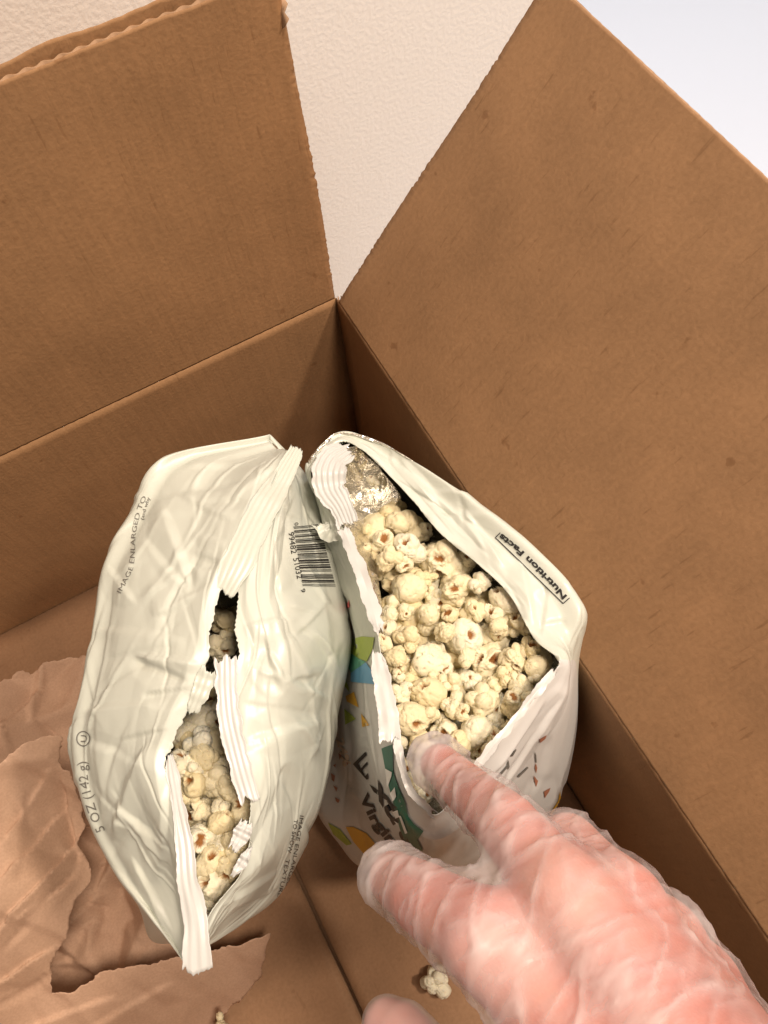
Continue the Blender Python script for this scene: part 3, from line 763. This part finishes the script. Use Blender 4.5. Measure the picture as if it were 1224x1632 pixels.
text_decal('printed_lettering', bvhR, 'Virgin', [tuple(z2([(345, 650)])[0]), tuple(z2([(440, 850)])[0]), tuple(z2([(585, 1030)])[0])], 15, INK, bagR, bold=True)
pd('printed_leaf', z2([(245, 882), (300, 880), (400, 930), (470, 1010), (492, 1080), (430, 1180), (412, 1120), (300, 990)]), P_GOLD)
pd('printed_leaf', z2([(110, 850), (200, 900), (290, 1010), (250, 1020), (150, 935)]), P_LIME)
for pl in ([(135, 480), (165, 500), (158, 545), (140, 530)], [(150, 570), (185, 590), (175, 620)], [(165, 660), (200, 680), (190, 705), (172, 690)], [(190, 330), (215, 345), (200, 380)], [(250, 380), (270, 400), (255, 420)], [(150, 420), (172, 410), (168, 440)]):
    pd('printed_speck', z2(pl), P_BROWN)
text_decal('printed_lettering', bvhR, '24%', [(537, 1178), (549, 1222)], 12, P_TAN, bagR, bold=True)
z4 = lambda pts: [(480 + x / 2.448, 1080 + y / 2.448) for x, y in pts]
for pl in ([(905, 380), (922, 400), (915, 424), (908, 402)], [(945, 442), (970, 428), (965, 442), (948, 468)], [(928, 238), (955, 222), (950, 236), (930, 252)], [(912, 330), (918, 350), (914, 372), (909, 350)]):
    pd('printed_speck', z4(pl), P_BROWN)
for pl in ([(842, 380), (880, 345), (884, 350), (846, 388)], [(908, 285), (914, 300), (916, 330), (911, 328)], [(760, 385), (800, 340), (804, 345), (766, 392)], [(800, 335), (806, 318), (810, 345), (804, 358)], [(818, 300), (834, 275), (837, 280), (822, 306)]):
    pd('printed_scribble', z4(pl), INKG)
pd('printed_leaf', z4([(968, 530), (1000, 480), (1010, 440), (1010, 560), (985, 560)]), P_GOLD)
# facts panel along the back shoulder
text_decal('printed_lettering', bvhR, 'Nutrition Facts', [(904, 950), (882, 926), (857, 900), (830, 874), (800, 850)], 9, INK, bagR, bold=True)
def line_decal(name, a, b, wd, m):
    a = np.array(a, float); b = np.array(b, float); n = np.array([-(b - a)[1], (b - a)[0]]); n = n / np.linalg.norm(n) * wd / 2
    ts = np.linspace(0, 1, 26); pts = []
    for t in ts: pts += [a + (b - a) * t + n, a + (b - a) * t - n]
    decal(name, bvhR, pts, [(2 * i, 2 * i + 1, 2 * i + 3, 2 * i + 2) for i in range(25)], m, bagR)
line_decal('printed_rule', (790, 857), (898, 962), 1.6, INK)
line_decal('printed_rule', (790, 857), (798, 849), 1.5, INK)
line_decal('printed_rule', (898, 962), (908, 953), 1.5, INK)

# ------------------------------------------------------------------ popcorn
def ico(sub):
    bm = bmesh.new(); bmesh.ops.create_icosphere(bm, subdivisions=sub, radius=1.0)
    V = np.array([v.co[:] for v in bm.verts]); bm.verts.index_update(); F = [[v.index for v in f.verts] for f in bm.faces]; bm.free()
    return V / np.linalg.norm(V, axis=1, keepdims=True), F
IV, IF = ico(5)
def popcorn_mesh(seed, kind):
    rng = np.random.default_rng(seed)
    lobes = []
    if kind == 'round':
        core = 0.80; n = 7; spread = (0.26, 0.42); rad = (0.50, 0.62)
    else:
        core = 0.52; n = rng.integers(5, 10); spread = (0.38, 0.72); rad = (0.32, 0.60)
    pole = rng.normal(size=3); pole /= np.linalg.norm(pole)
    dirs = rng.normal(size=(40, 3)); dirs /= np.linalg.norm(dirs, axis=1, keepdims=True)
    pick = []
    for d in dirs:
        if all(d @ p < 0.75 for p in pick): pick.append(d)
        if len(pick) >= n: break
    r = np.full(len(IV), core)
    rs = [r]
    for d in pick:
        c = d * rng.uniform(*spread); q = rng.uniform(*rad)
        b = IV @ c; disc = b * b - c @ c + q * q
        rs.append(np.where(disc > 0, b + np.sqrt(np.maximum(disc, 0)), 0.0))
    rs = np.array(rs); k = 38.0
    r = np.log(np.exp(k * rs).sum(0)) / k
    # fine cauliflower crinkle
    nz = np.array([mnoise.noise(Vector(v) * 3.1 + Vector((seed, 0, 0))) for v in IV]); r *= 1 + 0.05 * nz
    nz2 = np.array([mnoise.noise(Vector(v) * 7.5 + Vector((0, seed, 0))) for v in IV]); r *= 1 + (0.01 if kind == 'round' else 0.018) * nz2
    cr = np.array([abs(mnoise.noise(Vector(v) * 2.3 + Vector((seed, seed, 0)))) for v in IV]); r -= 0.16 * np.clip(1 - cr / 0.06, 0, 1) * (0.6 if kind == 'round' else 1)
    hull = np.zeros(len(IV))
    # open cups with the brown hull inside
    for ci in range(1 if kind == 'round' or seed % 3 else 2):
        hd = pick[ci + 1] * 0.5 + pick[ci] * 0.5; hd = hd / np.linalg.norm(hd)
        e1 = np.cross(hd, [0.3, 0.5, 0.8]); e1 /= np.linalg.norm(e1)
        if ci == 0: hd0 = hd
        ang = np.arccos(np.clip(IV @ hd, -1, 1)) * (1 + 0.45 * np.abs(IV @ e1) / (np.linalg.norm(IV - (IV @ hd)[:, None] * hd, axis=1) + 1e-6))
        a0 = rng.uniform(0.32, 0.66) * (0.8 if kind == 'round' else 1)
        wob = 1 + 0.6 * nz + 0.3 * nz2; t = np.clip(ang / (a0 * wob), 0, 1.6)
        dip = np.where(t < 1, 1 - t ** 3, 0)
        lip = np.exp(-((t - 1.1) / 0.14) ** 2)
        r = r * (1 - 0.42 * dip) + 0.08 * lip
        hull = np.maximum(hull, np.clip((0.82 - t) / 0.15, 0, 1))
    V = IV * r[:, None]
    sc = np.array([1, rng.uniform(0.85, 1), rng.uniform(0.78, 0.95)]); V = V * sc
    V /= np.abs(V).max(0).mean()
    me = bpy.data.meshes.new('popcorn'); me.from_pydata(V.tolist(), [], IF); me.materials.append(M_pop)
    me.polygons.foreach_set('use_smooth', [True] * len(me.polygons))
    at_ = me.attributes.new('hull', 'FLOAT', 'POINT'); at_.data.foreach_set('value', hull.astype(np.float32))
    me.update(); hd0 = hd0 * sc; me['cup'] = [float(x) for x in hd0 / np.linalg.norm(hd0)]; return me
VAR = [(popcorn_mesh(s, 'round'), 'round') for s in (2, 3, 4, 5)] + [(popcorn_mesh(s, 'fly'), 'fly') for s in range(11, 25)]
WORD = {'round': 'round popcorn piece,', 'fly': 'knobbly popcorn piece,'}
ORD = ['first', 'second', 'third', 'fourth', 'fifth', 'sixth', 'seventh', 'eighth', 'ninth', 'tenth', 'eleventh', 'twelfth', 'thirteenth', 'fourteenth', 'fifteenth', 'sixteenth', 'seventeenth', 'eighteenth', 'nineteenth', 'twentieth', 'twenty-first', 'twenty-second', 'twenty-third', 'twenty-fourth', 'twenty-fifth', 'twenty-sixth', 'twenty-seventh']
def popcorn(p, rad, label_tail, group, rng, var=None, label=None):
    me, kd = VAR[rng.integers(len(VAR))] if var is None else VAR[var]
    o = bpy.data.objects.new('popcorn', me); COL.objects.link(o)
    o.location = p; s = rad; o.scale = (s, s, s)
    if rng.random() < 0.46:      # the open cup looks up, more or less
        tv = Vector((rng.normal(0, .55), rng.normal(0, .55) + 0.15, 1.0)).normalized()
        qr = Matrix.Rotation(rng.uniform(0, 6.28), 3, tv) @ Vector(me['cup']).rotation_difference(tv).to_matrix()
        o.rotation_euler = qr.to_euler()
    else: o.rotation_euler = rng.uniform(0, 6.28, 3)
    tag(o, label or (WORD[kd] + ' ' + label_tail), 'popcorn', group); return o
prng = np.random.default_rng(21)
Z3 = [(400, 340, 62), (372, 445, 48), (340, 205, 30), (320, 400, 28), (465, 480, 62), (392, 520, 48), (448, 540, 38), (530, 405, 40), (600, 520, 72), (690, 520, 45), (540, 585, 40), (468, 632, 66), (660, 630, 58),
      (745, 610, 42), (582, 682, 44), (648, 662, 44), (398, 718, 50), (460, 728, 36), (540, 742, 64), (632, 735, 44), (718, 722, 50), (792, 745, 50), (842, 682, 52), (890, 760, 56), (822, 792, 44), (385, 790, 38),
      (370, 850, 34), (470, 832, 54), (562, 890, 76), (606, 800, 40), (692, 818, 62), (420, 912, 54), (775, 912, 64), (688, 908, 44), (885, 900, 58), (608, 945, 40), (488, 970, 48), (420, 978, 28), (560, 970, 30),
      (632, 1000, 44), (705, 982, 50), (850, 968, 40), (438, 1050, 50), (545, 1040, 64), (740, 1075, 66), (640, 1092, 54), (822, 1092, 48), (912, 1010, 52), (955, 975, 30), (800, 1010, 42), (870, 1052, 42),
      (480, 1140, 62), (555, 1130, 36), (612, 1182, 56), (735, 1188, 64), (672, 1112, 36), (798, 1150, 38), (560, 660, 34), (300, 470, 26), (420, 1235, 46), (500, 1240, 48), (660, 1235, 52), (440, 1320, 44), (530, 1330, 42), (610, 1290, 44), (455, 1400, 46), (520, 1440, 40), (490, 1380, 40), (968, 935, 42), (935, 870, 46), (930, 1075, 46), (868, 1110, 44), (868, 1170, 48), (800, 1225, 48), (740, 1260, 44), (700, 1310, 44)]
def zone(py):
    return 'near the silver back corner of the open bag' if py < 880 else ('in the middle of the open bag' if py < 1080 else 'near the fingertip in the open bag')
TOPS = sorted([(460 + a / 2.448, 680 + b / 2.448, c / 2.448) for a, b, c in Z3], key=lambda t: t[1])
rows = [TOPS[i:i + 6] for i in range(0, len(TOPS), 6)]
for ri, row in enumerate(rows):
    for ci, (x, y, r) in enumerate(sorted(row)):
        zz = 0.262 - 0.012 * prng.random() - (0.014 if y < 850 else 0) + (0.004 if y > 1100 else 0)
        dep = (CAM[2] - zz) / -(rayd(x, y)[2]); rad = r * dep / FPX * 1.15
        p = at(x, y, zz) + rayd(x, y) / np.linalg.norm(rayd(x, y)) * rad * 0.5
        vr = int(prng.integers(0, 4)) if r > 23 and prng.random() < 0.4 else int(prng.integers(4, len(VAR))) if prng.random() < 0.75 else None
        popcorn(p, rad, '%s from left, %s row from the back of the open bag' % (ORD[ci], ORD[ri]), 'popcorn in the open white bag', prng, var=vr)
# the heap below them
MOUTH = [(560, 800), (700, 860), (800, 960), (850, 1050), (860, 1080), (790, 1170), (720, 1260), (680, 1290), (650, 1240), (625, 1140), (605, 1040), (580, 900)]
def pin(p, poly):
    c = False
    for i in range(len(poly)):
        a = poly[i]; b = poly[i - 1]
        if (a[1] > p[1]) != (b[1] > p[1]) and p[0] < (b[0] - a[0]) * (p[1] - a[1]) / (b[1] - a[1]) + a[0]: c = not c
    return c
for y in np.arange(800, 1290, 44):
    for x in np.arange(570, 880, 46):
        q = (x + prng.uniform(-10, 10) + (23 if int(y / 44) % 2 else 0), y + prng.uniform(-8, 8))
        if pin(q, MOUTH):
            popcorn(at(q[0], q[1], 0.239 + prng.uniform(-.004, .004)), prng.uniform(0.0105, 0.0125), '', 'popcorn in the open white bag', prng, label='cream popcorn piece half buried under the top pieces in the open white bag')
# pieces showing through the tear of the left bag
LP = [(318, 1185, 22), (345, 1165, 24), (300, 1215, 24), (330, 1205, 20), (352, 1225, 18), (310, 1240, 28), (338, 1248, 26), (365, 1250, 20), (322, 1290, 16), (352, 1290, 14), (385, 1285, 24), (318, 1330, 24), (352, 1312, 18), (355, 1345, 26), (335, 1375, 22), (375, 1350, 22), (345, 1398, 30), (368, 1380, 20), (322, 1420, 20), (338, 1440, 18), (360, 990, 24), (352, 1030, 22), (365, 1100, 24), (340, 1120, 22), (325, 1150, 22), (300, 1270, 18)]
big = LP[16]
for i, (x, y, r) in enumerate(sorted(LP, key=lambda t: t[1])):
    zz = (0.262 if y > 1170 else 0.235) - 0.010 * prng.random()
    dep = (CAM[2] - zz) / -(rayd(x, y)[2]); rad = r * dep / FPX * 1.26
    lab = None
    if (x, y, r) == big: lab = 'big round yellowish popcorn piece at the lower end of the torn bag opening'
    popcorn(at(x, y, zz), rad, '%s from the top in the tear of the pale green bag' % ORD[i], 'popcorn in the torn bag', prng, var=0 if lab else None, label=lab)
for y in np.arange(1150, 1450, 40):
    for x in (305, 345, 385):
        if (y > 1380 and x > 350) or (y > 1420): continue
        popcorn(at(x + prng.uniform(-8, 8), y + prng.uniform(-8, 8), 0.238), 0.0115, '', 'popcorn in the torn bag', prng, label='cream popcorn piece half buried under others inside the torn pale green bag')
# loose pieces
popcorn(at(694, 1563, 0.0095), 0.0115, '', None, prng, var=6, label='single loose popcorn piece lying on the box floor beside the hand')
popcorn(at(352, 1636, 0.040), 0.0075, '', None, prng, var=7, label='loose popcorn piece cut off by the bottom edge of the photo')

# ------------------------------------------------------------------ kraft paper
def sheet(name, outline, hfun, label, seed, step=4.0, amps=((30, .006), (120, .0025)), folds=(), jag=2.2, group=None, mtl=None, parent=None):
    rng = np.random.default_rng(seed)
    poly = np.array(outline, float); out = []
    for i in range(len(poly)):
        a = poly[i]; b = poly[(i + 1) % len(poly)]; L = np.linalg.norm(b - a); k = max(1, int(L / 3.5)); n = np.array([-(b - a)[1], (b - a)[0]]) / (L + 1e-9)
        for j in range(k):
            p = a + (b - a) * j / k; off = any(c < -10 or c > 1640 for c in p)
            out.append(p + n * (0 if off else rng.normal(0, jag) * 0.22 + jag * 2.2 * mnoise.noise(Vector((p[0] * .045, p[1] * .045, seed))) + jag * 0.9 * mnoise.noise(Vector((p[0] * .17, p[1] * .17, seed)))))
    out = [tuple(p) for p in out]
    xs = [p[0] for p in out]; ys = [p[1] for p in out]
    gx, gy = np.meshgrid(np.arange(min(xs), max(xs), step), np.arange(min(ys), max(ys), step))
    Q = np.stack([gx.ravel(), gy.ravel()], 1) + rng.uniform(-1, 1, (gx.size, 2))
    ins = np.zeros(len(Q), bool); n = len(out)
    for i in range(n):
        a = out[i]; b = out[i - 1]
        if a[1] == b[1]: continue
        m = ((a[1] > Q[:, 1]) != (b[1] > Q[:, 1])) & (Q[:, 0] < (b[0] - a[0]) * (Q[:, 1] - a[1]) / (b[1] - a[1]) + a[0])
        ins ^= m
    Q = Q[ins]
    res = delaunay_2d_cdt([Vector(p) for p in out] + [Vector(p) for p in Q], [], [list(range(n))], 1, 1e-3)
    V2 = np.array([tuple(v) for v in res[0]])
    z = hfun(V2)
    P = np.array([at(p[0], p[1], zz) for p, zz in zip(V2, z)])
    q = P[:, :2]
    d = np.zeros(len(q))
    for k, (nn, a) in enumerate(amps): d += a * facets(q, nn, seed * 7 + k)
    d += 1.3 * fold_disp(V2, folds) if folds else 0
    if not parent: d += crease_net(q, 16, seed + 50, wid=(0.003, 0.010), amp=(0.002, 0.005), length=(0.04, 0.12))
    P[:, 2] = np.maximum(P[:, 2] + d, 0.002)
    o = mobj(name, P, res[2], mtl or M_paper, parent)
    if np.mean([p.normal.z for p in o.data.polygons]) < 0: o.data.flip_normals()
    s = o.modifiers.new('t', 'SOLIDIFY'); s.thickness = 0.0003; s.offset = -1
    return o if parent else tag(o, label, 'paper', group)
def rbf(ctrl):
    """thin-plate height field through control points"""
    C = np.array(ctrl, float); n = len(C); Pn = C[:, :2] / 100.0
    def ph(r): return r ** 2 * np.log(r + 1e-9)
    K = ph(np.linalg.norm(Pn[:, None] - Pn[None], axis=2)) + np.eye(n) * 0.02
    Q = np.c_[np.ones(n), Pn]; Am = np.block([[K, Q], [Q.T, np.zeros((3, 3))]])
    w_ = np.linalg.solve(Am, np.r_[C[:, 2], 0, 0, 0])
    def f(V):
        v = V / 100.0
        z = ph(np.linalg.norm(v[:, None] - Pn[None], axis=2)) @ w_[:n] + np.c_[np.ones(len(v)), v] @ w_[n:]
        return np.clip(z, C[:, 2].min() * 0.5, C[:, 2].max() * 1.1)
    return f
# crumpled silver lining showing in the back corner and along the left lip of the open bag
sheet('foil_lining', [(524, 728), (550, 712), (576, 716), (605, 748), (640, 792), (625, 812), (608, 860), (596, 890), (604, 930), (612, 985), (601, 985), (585, 935), (571, 895), (553, 850), (534, 808), (522, 770)],
      rbf([(525, 728, .264), (576, 716, .258), (632, 795, .246), (605, 860, .238), (555, 848, .268), (535, 800, .262), (565, 785, .240), (580, 840, .244), (600, 985, .272), (588, 940, .266), (606, 920, .252)]),
      None, 31, step=3.0, amps=((20, .007), (70, .004), (240, .0012)), jag=0.4, mtl=M_foil, parent=bagR)
z5 = lambda pts: [(x / 3.457, 1160 + y / 3.457) for x, y in pts]
S1o = [(-70, 1240)] + z5([(0, 195), (25, 207), (100, 140), (180, 72), (290, 50), (355, 60), (360, 200), (385, 235), (425, 245), (450, 330), (468, 440), (470, 530), (425, 630), (440, 700), (490, 770), (495, 850), (420, 960), (405, 1060), (405, 1140), (340, 1230), (315, 1330), (325, 1420), (305, 1460), (440, 1440), (500, 1400), (560, 1350), (640, 1330), (790, 1310), (870, 1300), (980, 1255)]) + [(330, 1515), (390, 1503), (432, 1487), (424, 1520), (420, 1556), (385, 1590), (345, 1625), (320, 1700), (-70, 1700)]
h1 = rbf([(0, 1220, .165), (100, 1185, .150), (110, 1300, .110), (0, 1400, .155), (60, 1400, .140), (135, 1400, .105), (100, 1500, .095), (0, 1600, .095), (90, 1580, .075), (200, 1560, .072), (300, 1530, .062), (430, 1490, .042), (420, 1550, .014), (330, 1640, .010), (150, 1650, .045), (-60, 1500, .15), (-60, 1690, .08)])
F1 = [(0, 1400, 110, 1290, 16, .005), (0, 1490, 130, 1330, 14, .006), (10, 1510, 115, 1385, 12, -.005), (0, 1570, 95, 1510, 16, .006), (0, 1600, 95, 1545, 12, -.005), (45, 1640, 180, 1590, 20, .004), (40, 1260, 20, 1400, 26, .004), (103, 1235, 118, 1375, 14, -.006), (0, 1345, 90, 1230, 22, .004), (30, 1470, 120, 1400, 14, .004), (150, 1640, 270, 1570, 24, .004)]
sheet('packing_paper', S1o, h1, 'torn crumpled brown packing paper lit at the lower left of the box', 5, folds=F1, amps=((40, .0105), (130, .0032)), group=None)
S2o = [(-70, 1110), (-10, 1082), (30, 1064), (41, 1072), (64, 1052), (100, 1050), (150, 1049), (190, 1060), (230, 1200), (250, 1350), (180, 1400), (60, 1350), (-70, 1330)]
h2 = rbf([(0, 1090, .050), (60, 1060, .035), (140, 1060, .012), (60, 1150, .025), (100, 1110, .010), (0, 1180, .050), (90, 1170, .012), (150, 1250, .008), (0, 1300, .03), (130, 1330, .01), (200, 1300, .006)])
sheet('packing_paper', S2o, h2, 'shaded crumpled brown paper tucked between the box wall and the pale green bag', 6, folds=[(64, 1060, 60, 1150, 14, .008), (5, 1160, 70, 1100, 16, .006), (70, 1150, 95, 1180, 12, -.006), (10, 1150, 20, 1200, 10, .006)], amps=((40, .011), (100, .003)))
S3o = [(60, 1330), (150, 1320), (300, 1400), (330, 1520), (320, 1580), (180, 1620), (40, 1600), (20, 1450)]
h3 = rbf([(100, 1350, .030), (150, 1400, .02), (130, 1460, .015), (170, 1440, .008), (110, 1550, .004), (200, 1500, .006), (200, 1600, .004), (300, 1560, .004)])
sheet('packing_paper', S3o, h3, 'dark brown paper lying deep under the torn hole below the pale green bag', 9, folds=[(110, 1480, 160, 1425, 12, .006), (145, 1440, 210, 1460, 12, -.008), (160, 1440, 150, 1510, 14, .006)], amps=((40, .012), (100, .003)))

# ------------------------------------------------------------------ the gloved hand
def cones_sdf(P, cones, k):
    G_ = {}
    for n_, cn in enumerate(cones):
        a, b, r1, r2 = cn[:4]; g = cn[4] if len(cn) > 4 else ('p', n_)
        ba = b - a; L2 = ba @ ba; t = np.clip(((P - a) @ ba) / L2, 0, 1)
        d = np.linalg.norm(P - (a + t[:, None] * ba), axis=1) - (r1 + (r2 - r1) * t)
        G_[g] = np.minimum(G_[g], d) if g in G_ else d
    D = np.array(list(G_.values())); m = D.min(0)
    return m - k * np.log(np.exp(-(D - m) / k).sum(0))
def implicit_mesh(cones, k, voxel, iters=5):
    V = []; F = []; sv, sf = ico(3)
    for cn in cones:
        a, b, r1, r2 = cn[:4]
        L = np.linalg.norm(b - a); n = max(2, int(L / (min(r1, r2) * 0.35)) + 1)
        for t in np.linspace(0, 1, n):
            o = len(V); V += ((a + (b - a) * t) + sv * (r1 + (r2 - r1) * t)).tolist(); F += [[i + o for i in f] for f in sf]
    me = bpy.data.meshes.new('tmp'); me.from_pydata(V, [], F)
    o = bpy.data.objects.new('tmp', me); COL.objects.link(o)
    m = o.modifiers.new('r', 'REMESH'); m.mode = 'VOXEL'; m.voxel_size = voxel
    dg = bpy.context.evaluated_depsgraph_get(); dg.update()
    m2 = bpy.data.meshes.new_from_object(o.evaluated_get(dg)); bpy.data.objects.remove(o)
    bm = bmesh.new(); bm.from_mesh(m2)
    for _ in range(6): bmesh.ops.smooth_vert(bm, verts=bm.verts[:], factor=0.5, use_axis_x=True, use_axis_y=True, use_axis_z=True)
    P = np.array([v.co[:] for v in bm.verts]); bm.verts.index_update(); Fc = [[v.index for v in f.verts] for f in bm.faces]; bm.free()
    e = 2e-4
    for _ in range(iters):
        d = cones_sdf(P, cones, k)
        g = np.stack([cones_sdf(P + e * ax, cones, k) - cones_sdf(P - e * ax, cones, k) for ax in np.eye(3)], 1) / (2 * e)
        gl = np.linalg.norm(g, axis=1, keepdims=True) + 1e-9
        P = P - np.clip(d, -.004, .004)[:, None] * g / gl * 0.85
    return P, Fc, g / gl
def J(*p): return at(*p)
def chain(pts, rad): return [(J(*pts[i]), J(*pts[i + 1]), rad[i], rad[i + 1], tuple(pts[0])) for i in range(len(pts) - 1)]
IDX = [(900, 1430, .366), (812, 1318, .346), (748, 1262, .318), (702, 1218, .302)]
MID = [(985, 1440, .356), (905, 1345, .330), (868, 1352, .292), (850, 1372, .268)]
RIN = [(1055, 1500, .346), (985, 1420, .316), (945, 1420, .276), (925, 1440, .252)]
LIT = [(1110, 1570, .336), (1050, 1500, .306), (1015, 1500, .272), (1000, 1515, .252)]
THU = [(925, 1640, .366), (772, 1495, .362), (675, 1432, .342), (628, 1400, .326)]
WR = J(1190, 1780, .385); WR2 = J(1090, 1830, .385)
hand = chain(IDX, [.0118, .0106, .0094, .0080]) + chain(MID, [.0118, .0104, .0094, .0080]) + chain(RIN, [.0112, .0098, .0088, .0076]) + chain(LIT, [.0104, .0086, .0078, .0068])
hand += chain(THU, [.0165, .0128, .0112, .0090])
for m_, rr in ((IDX[0], .0122), (MID[0], .0124), (RIN[0], .0118), (LIT[0], .0110)):
    hand.append((J(*m_), WR * 0.6 + WR2 * 0.4, rr, .0190))
hand.append((J(*LIT[0]), WR, .0115, .0185)); hand.append((J(*THU[0]), WR2, .0165, .0195)); hand.append((J(*THU[0]), J(950, 1500, .355), .0150, .0130))
hand.append((J(*THU[1]), J(930, 1480, .352), .0105, .0120)); hand.append((WR, WR + (WR - J(*MID[0])) * 1.2, .021, .026)); hand.append((WR2, WR2 + (WR - J(*MID[0])) * 1.2, .021, .026))
HP, HF, HN = implicit_mesh(hand, 0.0028, 0.0017)
axis = J(*IDX[0]) - WR; axis /= np.linalg.norm(axis); sidev = np.cross(axis, [0, 0, 1.0]); sidev /= np.linalg.norm(sidev)
# knuckle creases and tendons
t1 = snoise(HP, 95, 1); HP2 = HP + HN * (0.0005 * t1)[:, None]
hand_o = mobj('person', HP2, HF, M_skin)
tag(hand_o, 'right hand in a clear glove reaching in from lower right, index finger on the popcorn', 'hand')
# glove film: looser than the hand, with a web between thumb and forefinger and slack tips
def grow(cs, d): return [(c[0], c[1], c[2] + d, c[3] + d) + tuple(c[4:]) for c in cs]
glove = grow(hand, 0.0011)
tipd = J(*IDX[3]) - J(*IDX[2]); tipd /= np.linalg.norm(tipd)
glove.append((J(*IDX[3]), J(*IDX[3]) + tipd * 0.0065, .0092, .0086))
tipt = J(*THU[3]) - J(*THU[2]); tipt /= np.linalg.norm(tipt)
glove.append((J(*THU[3]), J(*THU[3]) + tipt * 0.0045, .0102, .0092))
for k_ in np.linspace(0, 1, 5):
    pa = J(*THU[1]) * (1 - k_ * 0.55) + J(*THU[2]) * (k_ * 0.55); pb = J(*IDX[0]) * (1 - k_ * 0.62) + J(*IDX[1]) * (k_ * 0.62)
    glove.append((pa, pb, .0062 - .0022 * k_, .0062 - .0022 * k_))
GP, GF, GN = implicit_mesh(glove, 0.0024, 0.0015)
al = GP @ axis; sd = GP @ sidev; zz = GP[:, 2]
def ridged(P, sc, seed, sharp): return np.clip(1 - np.abs(snoise(P, 1.0, seed)) * sharp, 0, 1)
q1 = np.stack([al * 150 + sd * 40, sd * 38, zz * 60], 1); q2 = np.stack([al * 70 - sd * 30, sd * 26, zz * 34], 1); q3 = np.stack([al * 240, sd * 70 + al * 60, zz * 90], 1)
r1 = ridged(q1, 1, 1, 2.2) ** 2; r2 = ridged(q2, 1, 2, 2.6) ** 2; r3 = ridged(q3, 1, 3, 3.0) ** 2
r4 = ridged(q2 * 1.25 + 7.0, 1, 6, 7.0); r5 = ridged(q1 * 0.8 + 3.0, 1, 7, 6.0)
top = np.clip(GN[:, 2] * 0.8 + 0.4, 0, 1)
dis = 0.0004 * r1 + 0.0007 * r2 + 0.0004 * r3 + 0.0008 * snoise(GP, 48, 4) + 0.0007 * r4 + 0.0004 * r5
GP2 = GP + GN * np.maximum(dis, -0.0005)[:, None]
slack = np.clip(np.clip(cones_sdf(GP2, hand, 0.0028) / 0.0060 - 0.10, 0, 1) + 0.10 * r1 ** 2 + 0.16 * r2 ** 2 + 0.12 * r3 ** 2 + 0.28 * r4 + 0.16 * r5 + 0.22 * np.clip(snoise(GP, 40, 9), 0, 1), 0, 1)
glo = mobj('glove', GP2, GF, M_glove, hand_o)
ga = glo.data.attributes.new('slack', 'FLOAT', 'POINT'); ga.data.foreach_set('value', slack.astype(np.float32))
# second hand: one fingertip reaches into the frame at the bottom edge
F2 = [(700, 1760, .335), (672, 1690, .330), (640, 1648, .322), (618, 1634, .318)]
f2 = chain(F2, [.0115, .0100, .0092, .0082]) + [(J(*F2[0]), J(860, 1990, .33), .0125, .022), (J(840, 1800, .325), J(900, 1990, .33), .012, .022), (J(840, 1800, .325), J(800, 1720, .29), .012, .009)]
P_, F_, N_ = implicit_mesh(f2, 0.0026, 0.0016)
o2 = mobj('person', P_, F_, M_skin)
g2 = [(c[0], c[1], c[2] + .0012, c[3] + .0012) + tuple(c[4:]) for c in f2]
gp, gf, gn = implicit_mesh(g2, 0.0026, 0.0016)
gl2 = mobj('glove', gp + gn * (0.0006 * snoise(gp, 60, 5))[:, None], gf, M_glove, o2)
ga2 = gl2.data.attributes.new('slack', 'FLOAT', 'POINT'); ga2.data.foreach_set('value', np.full(len(gp), 0.45, np.float32))
tag(o2, 'fingertip of another hand poking up at the bottom edge of the photo', 'hand')
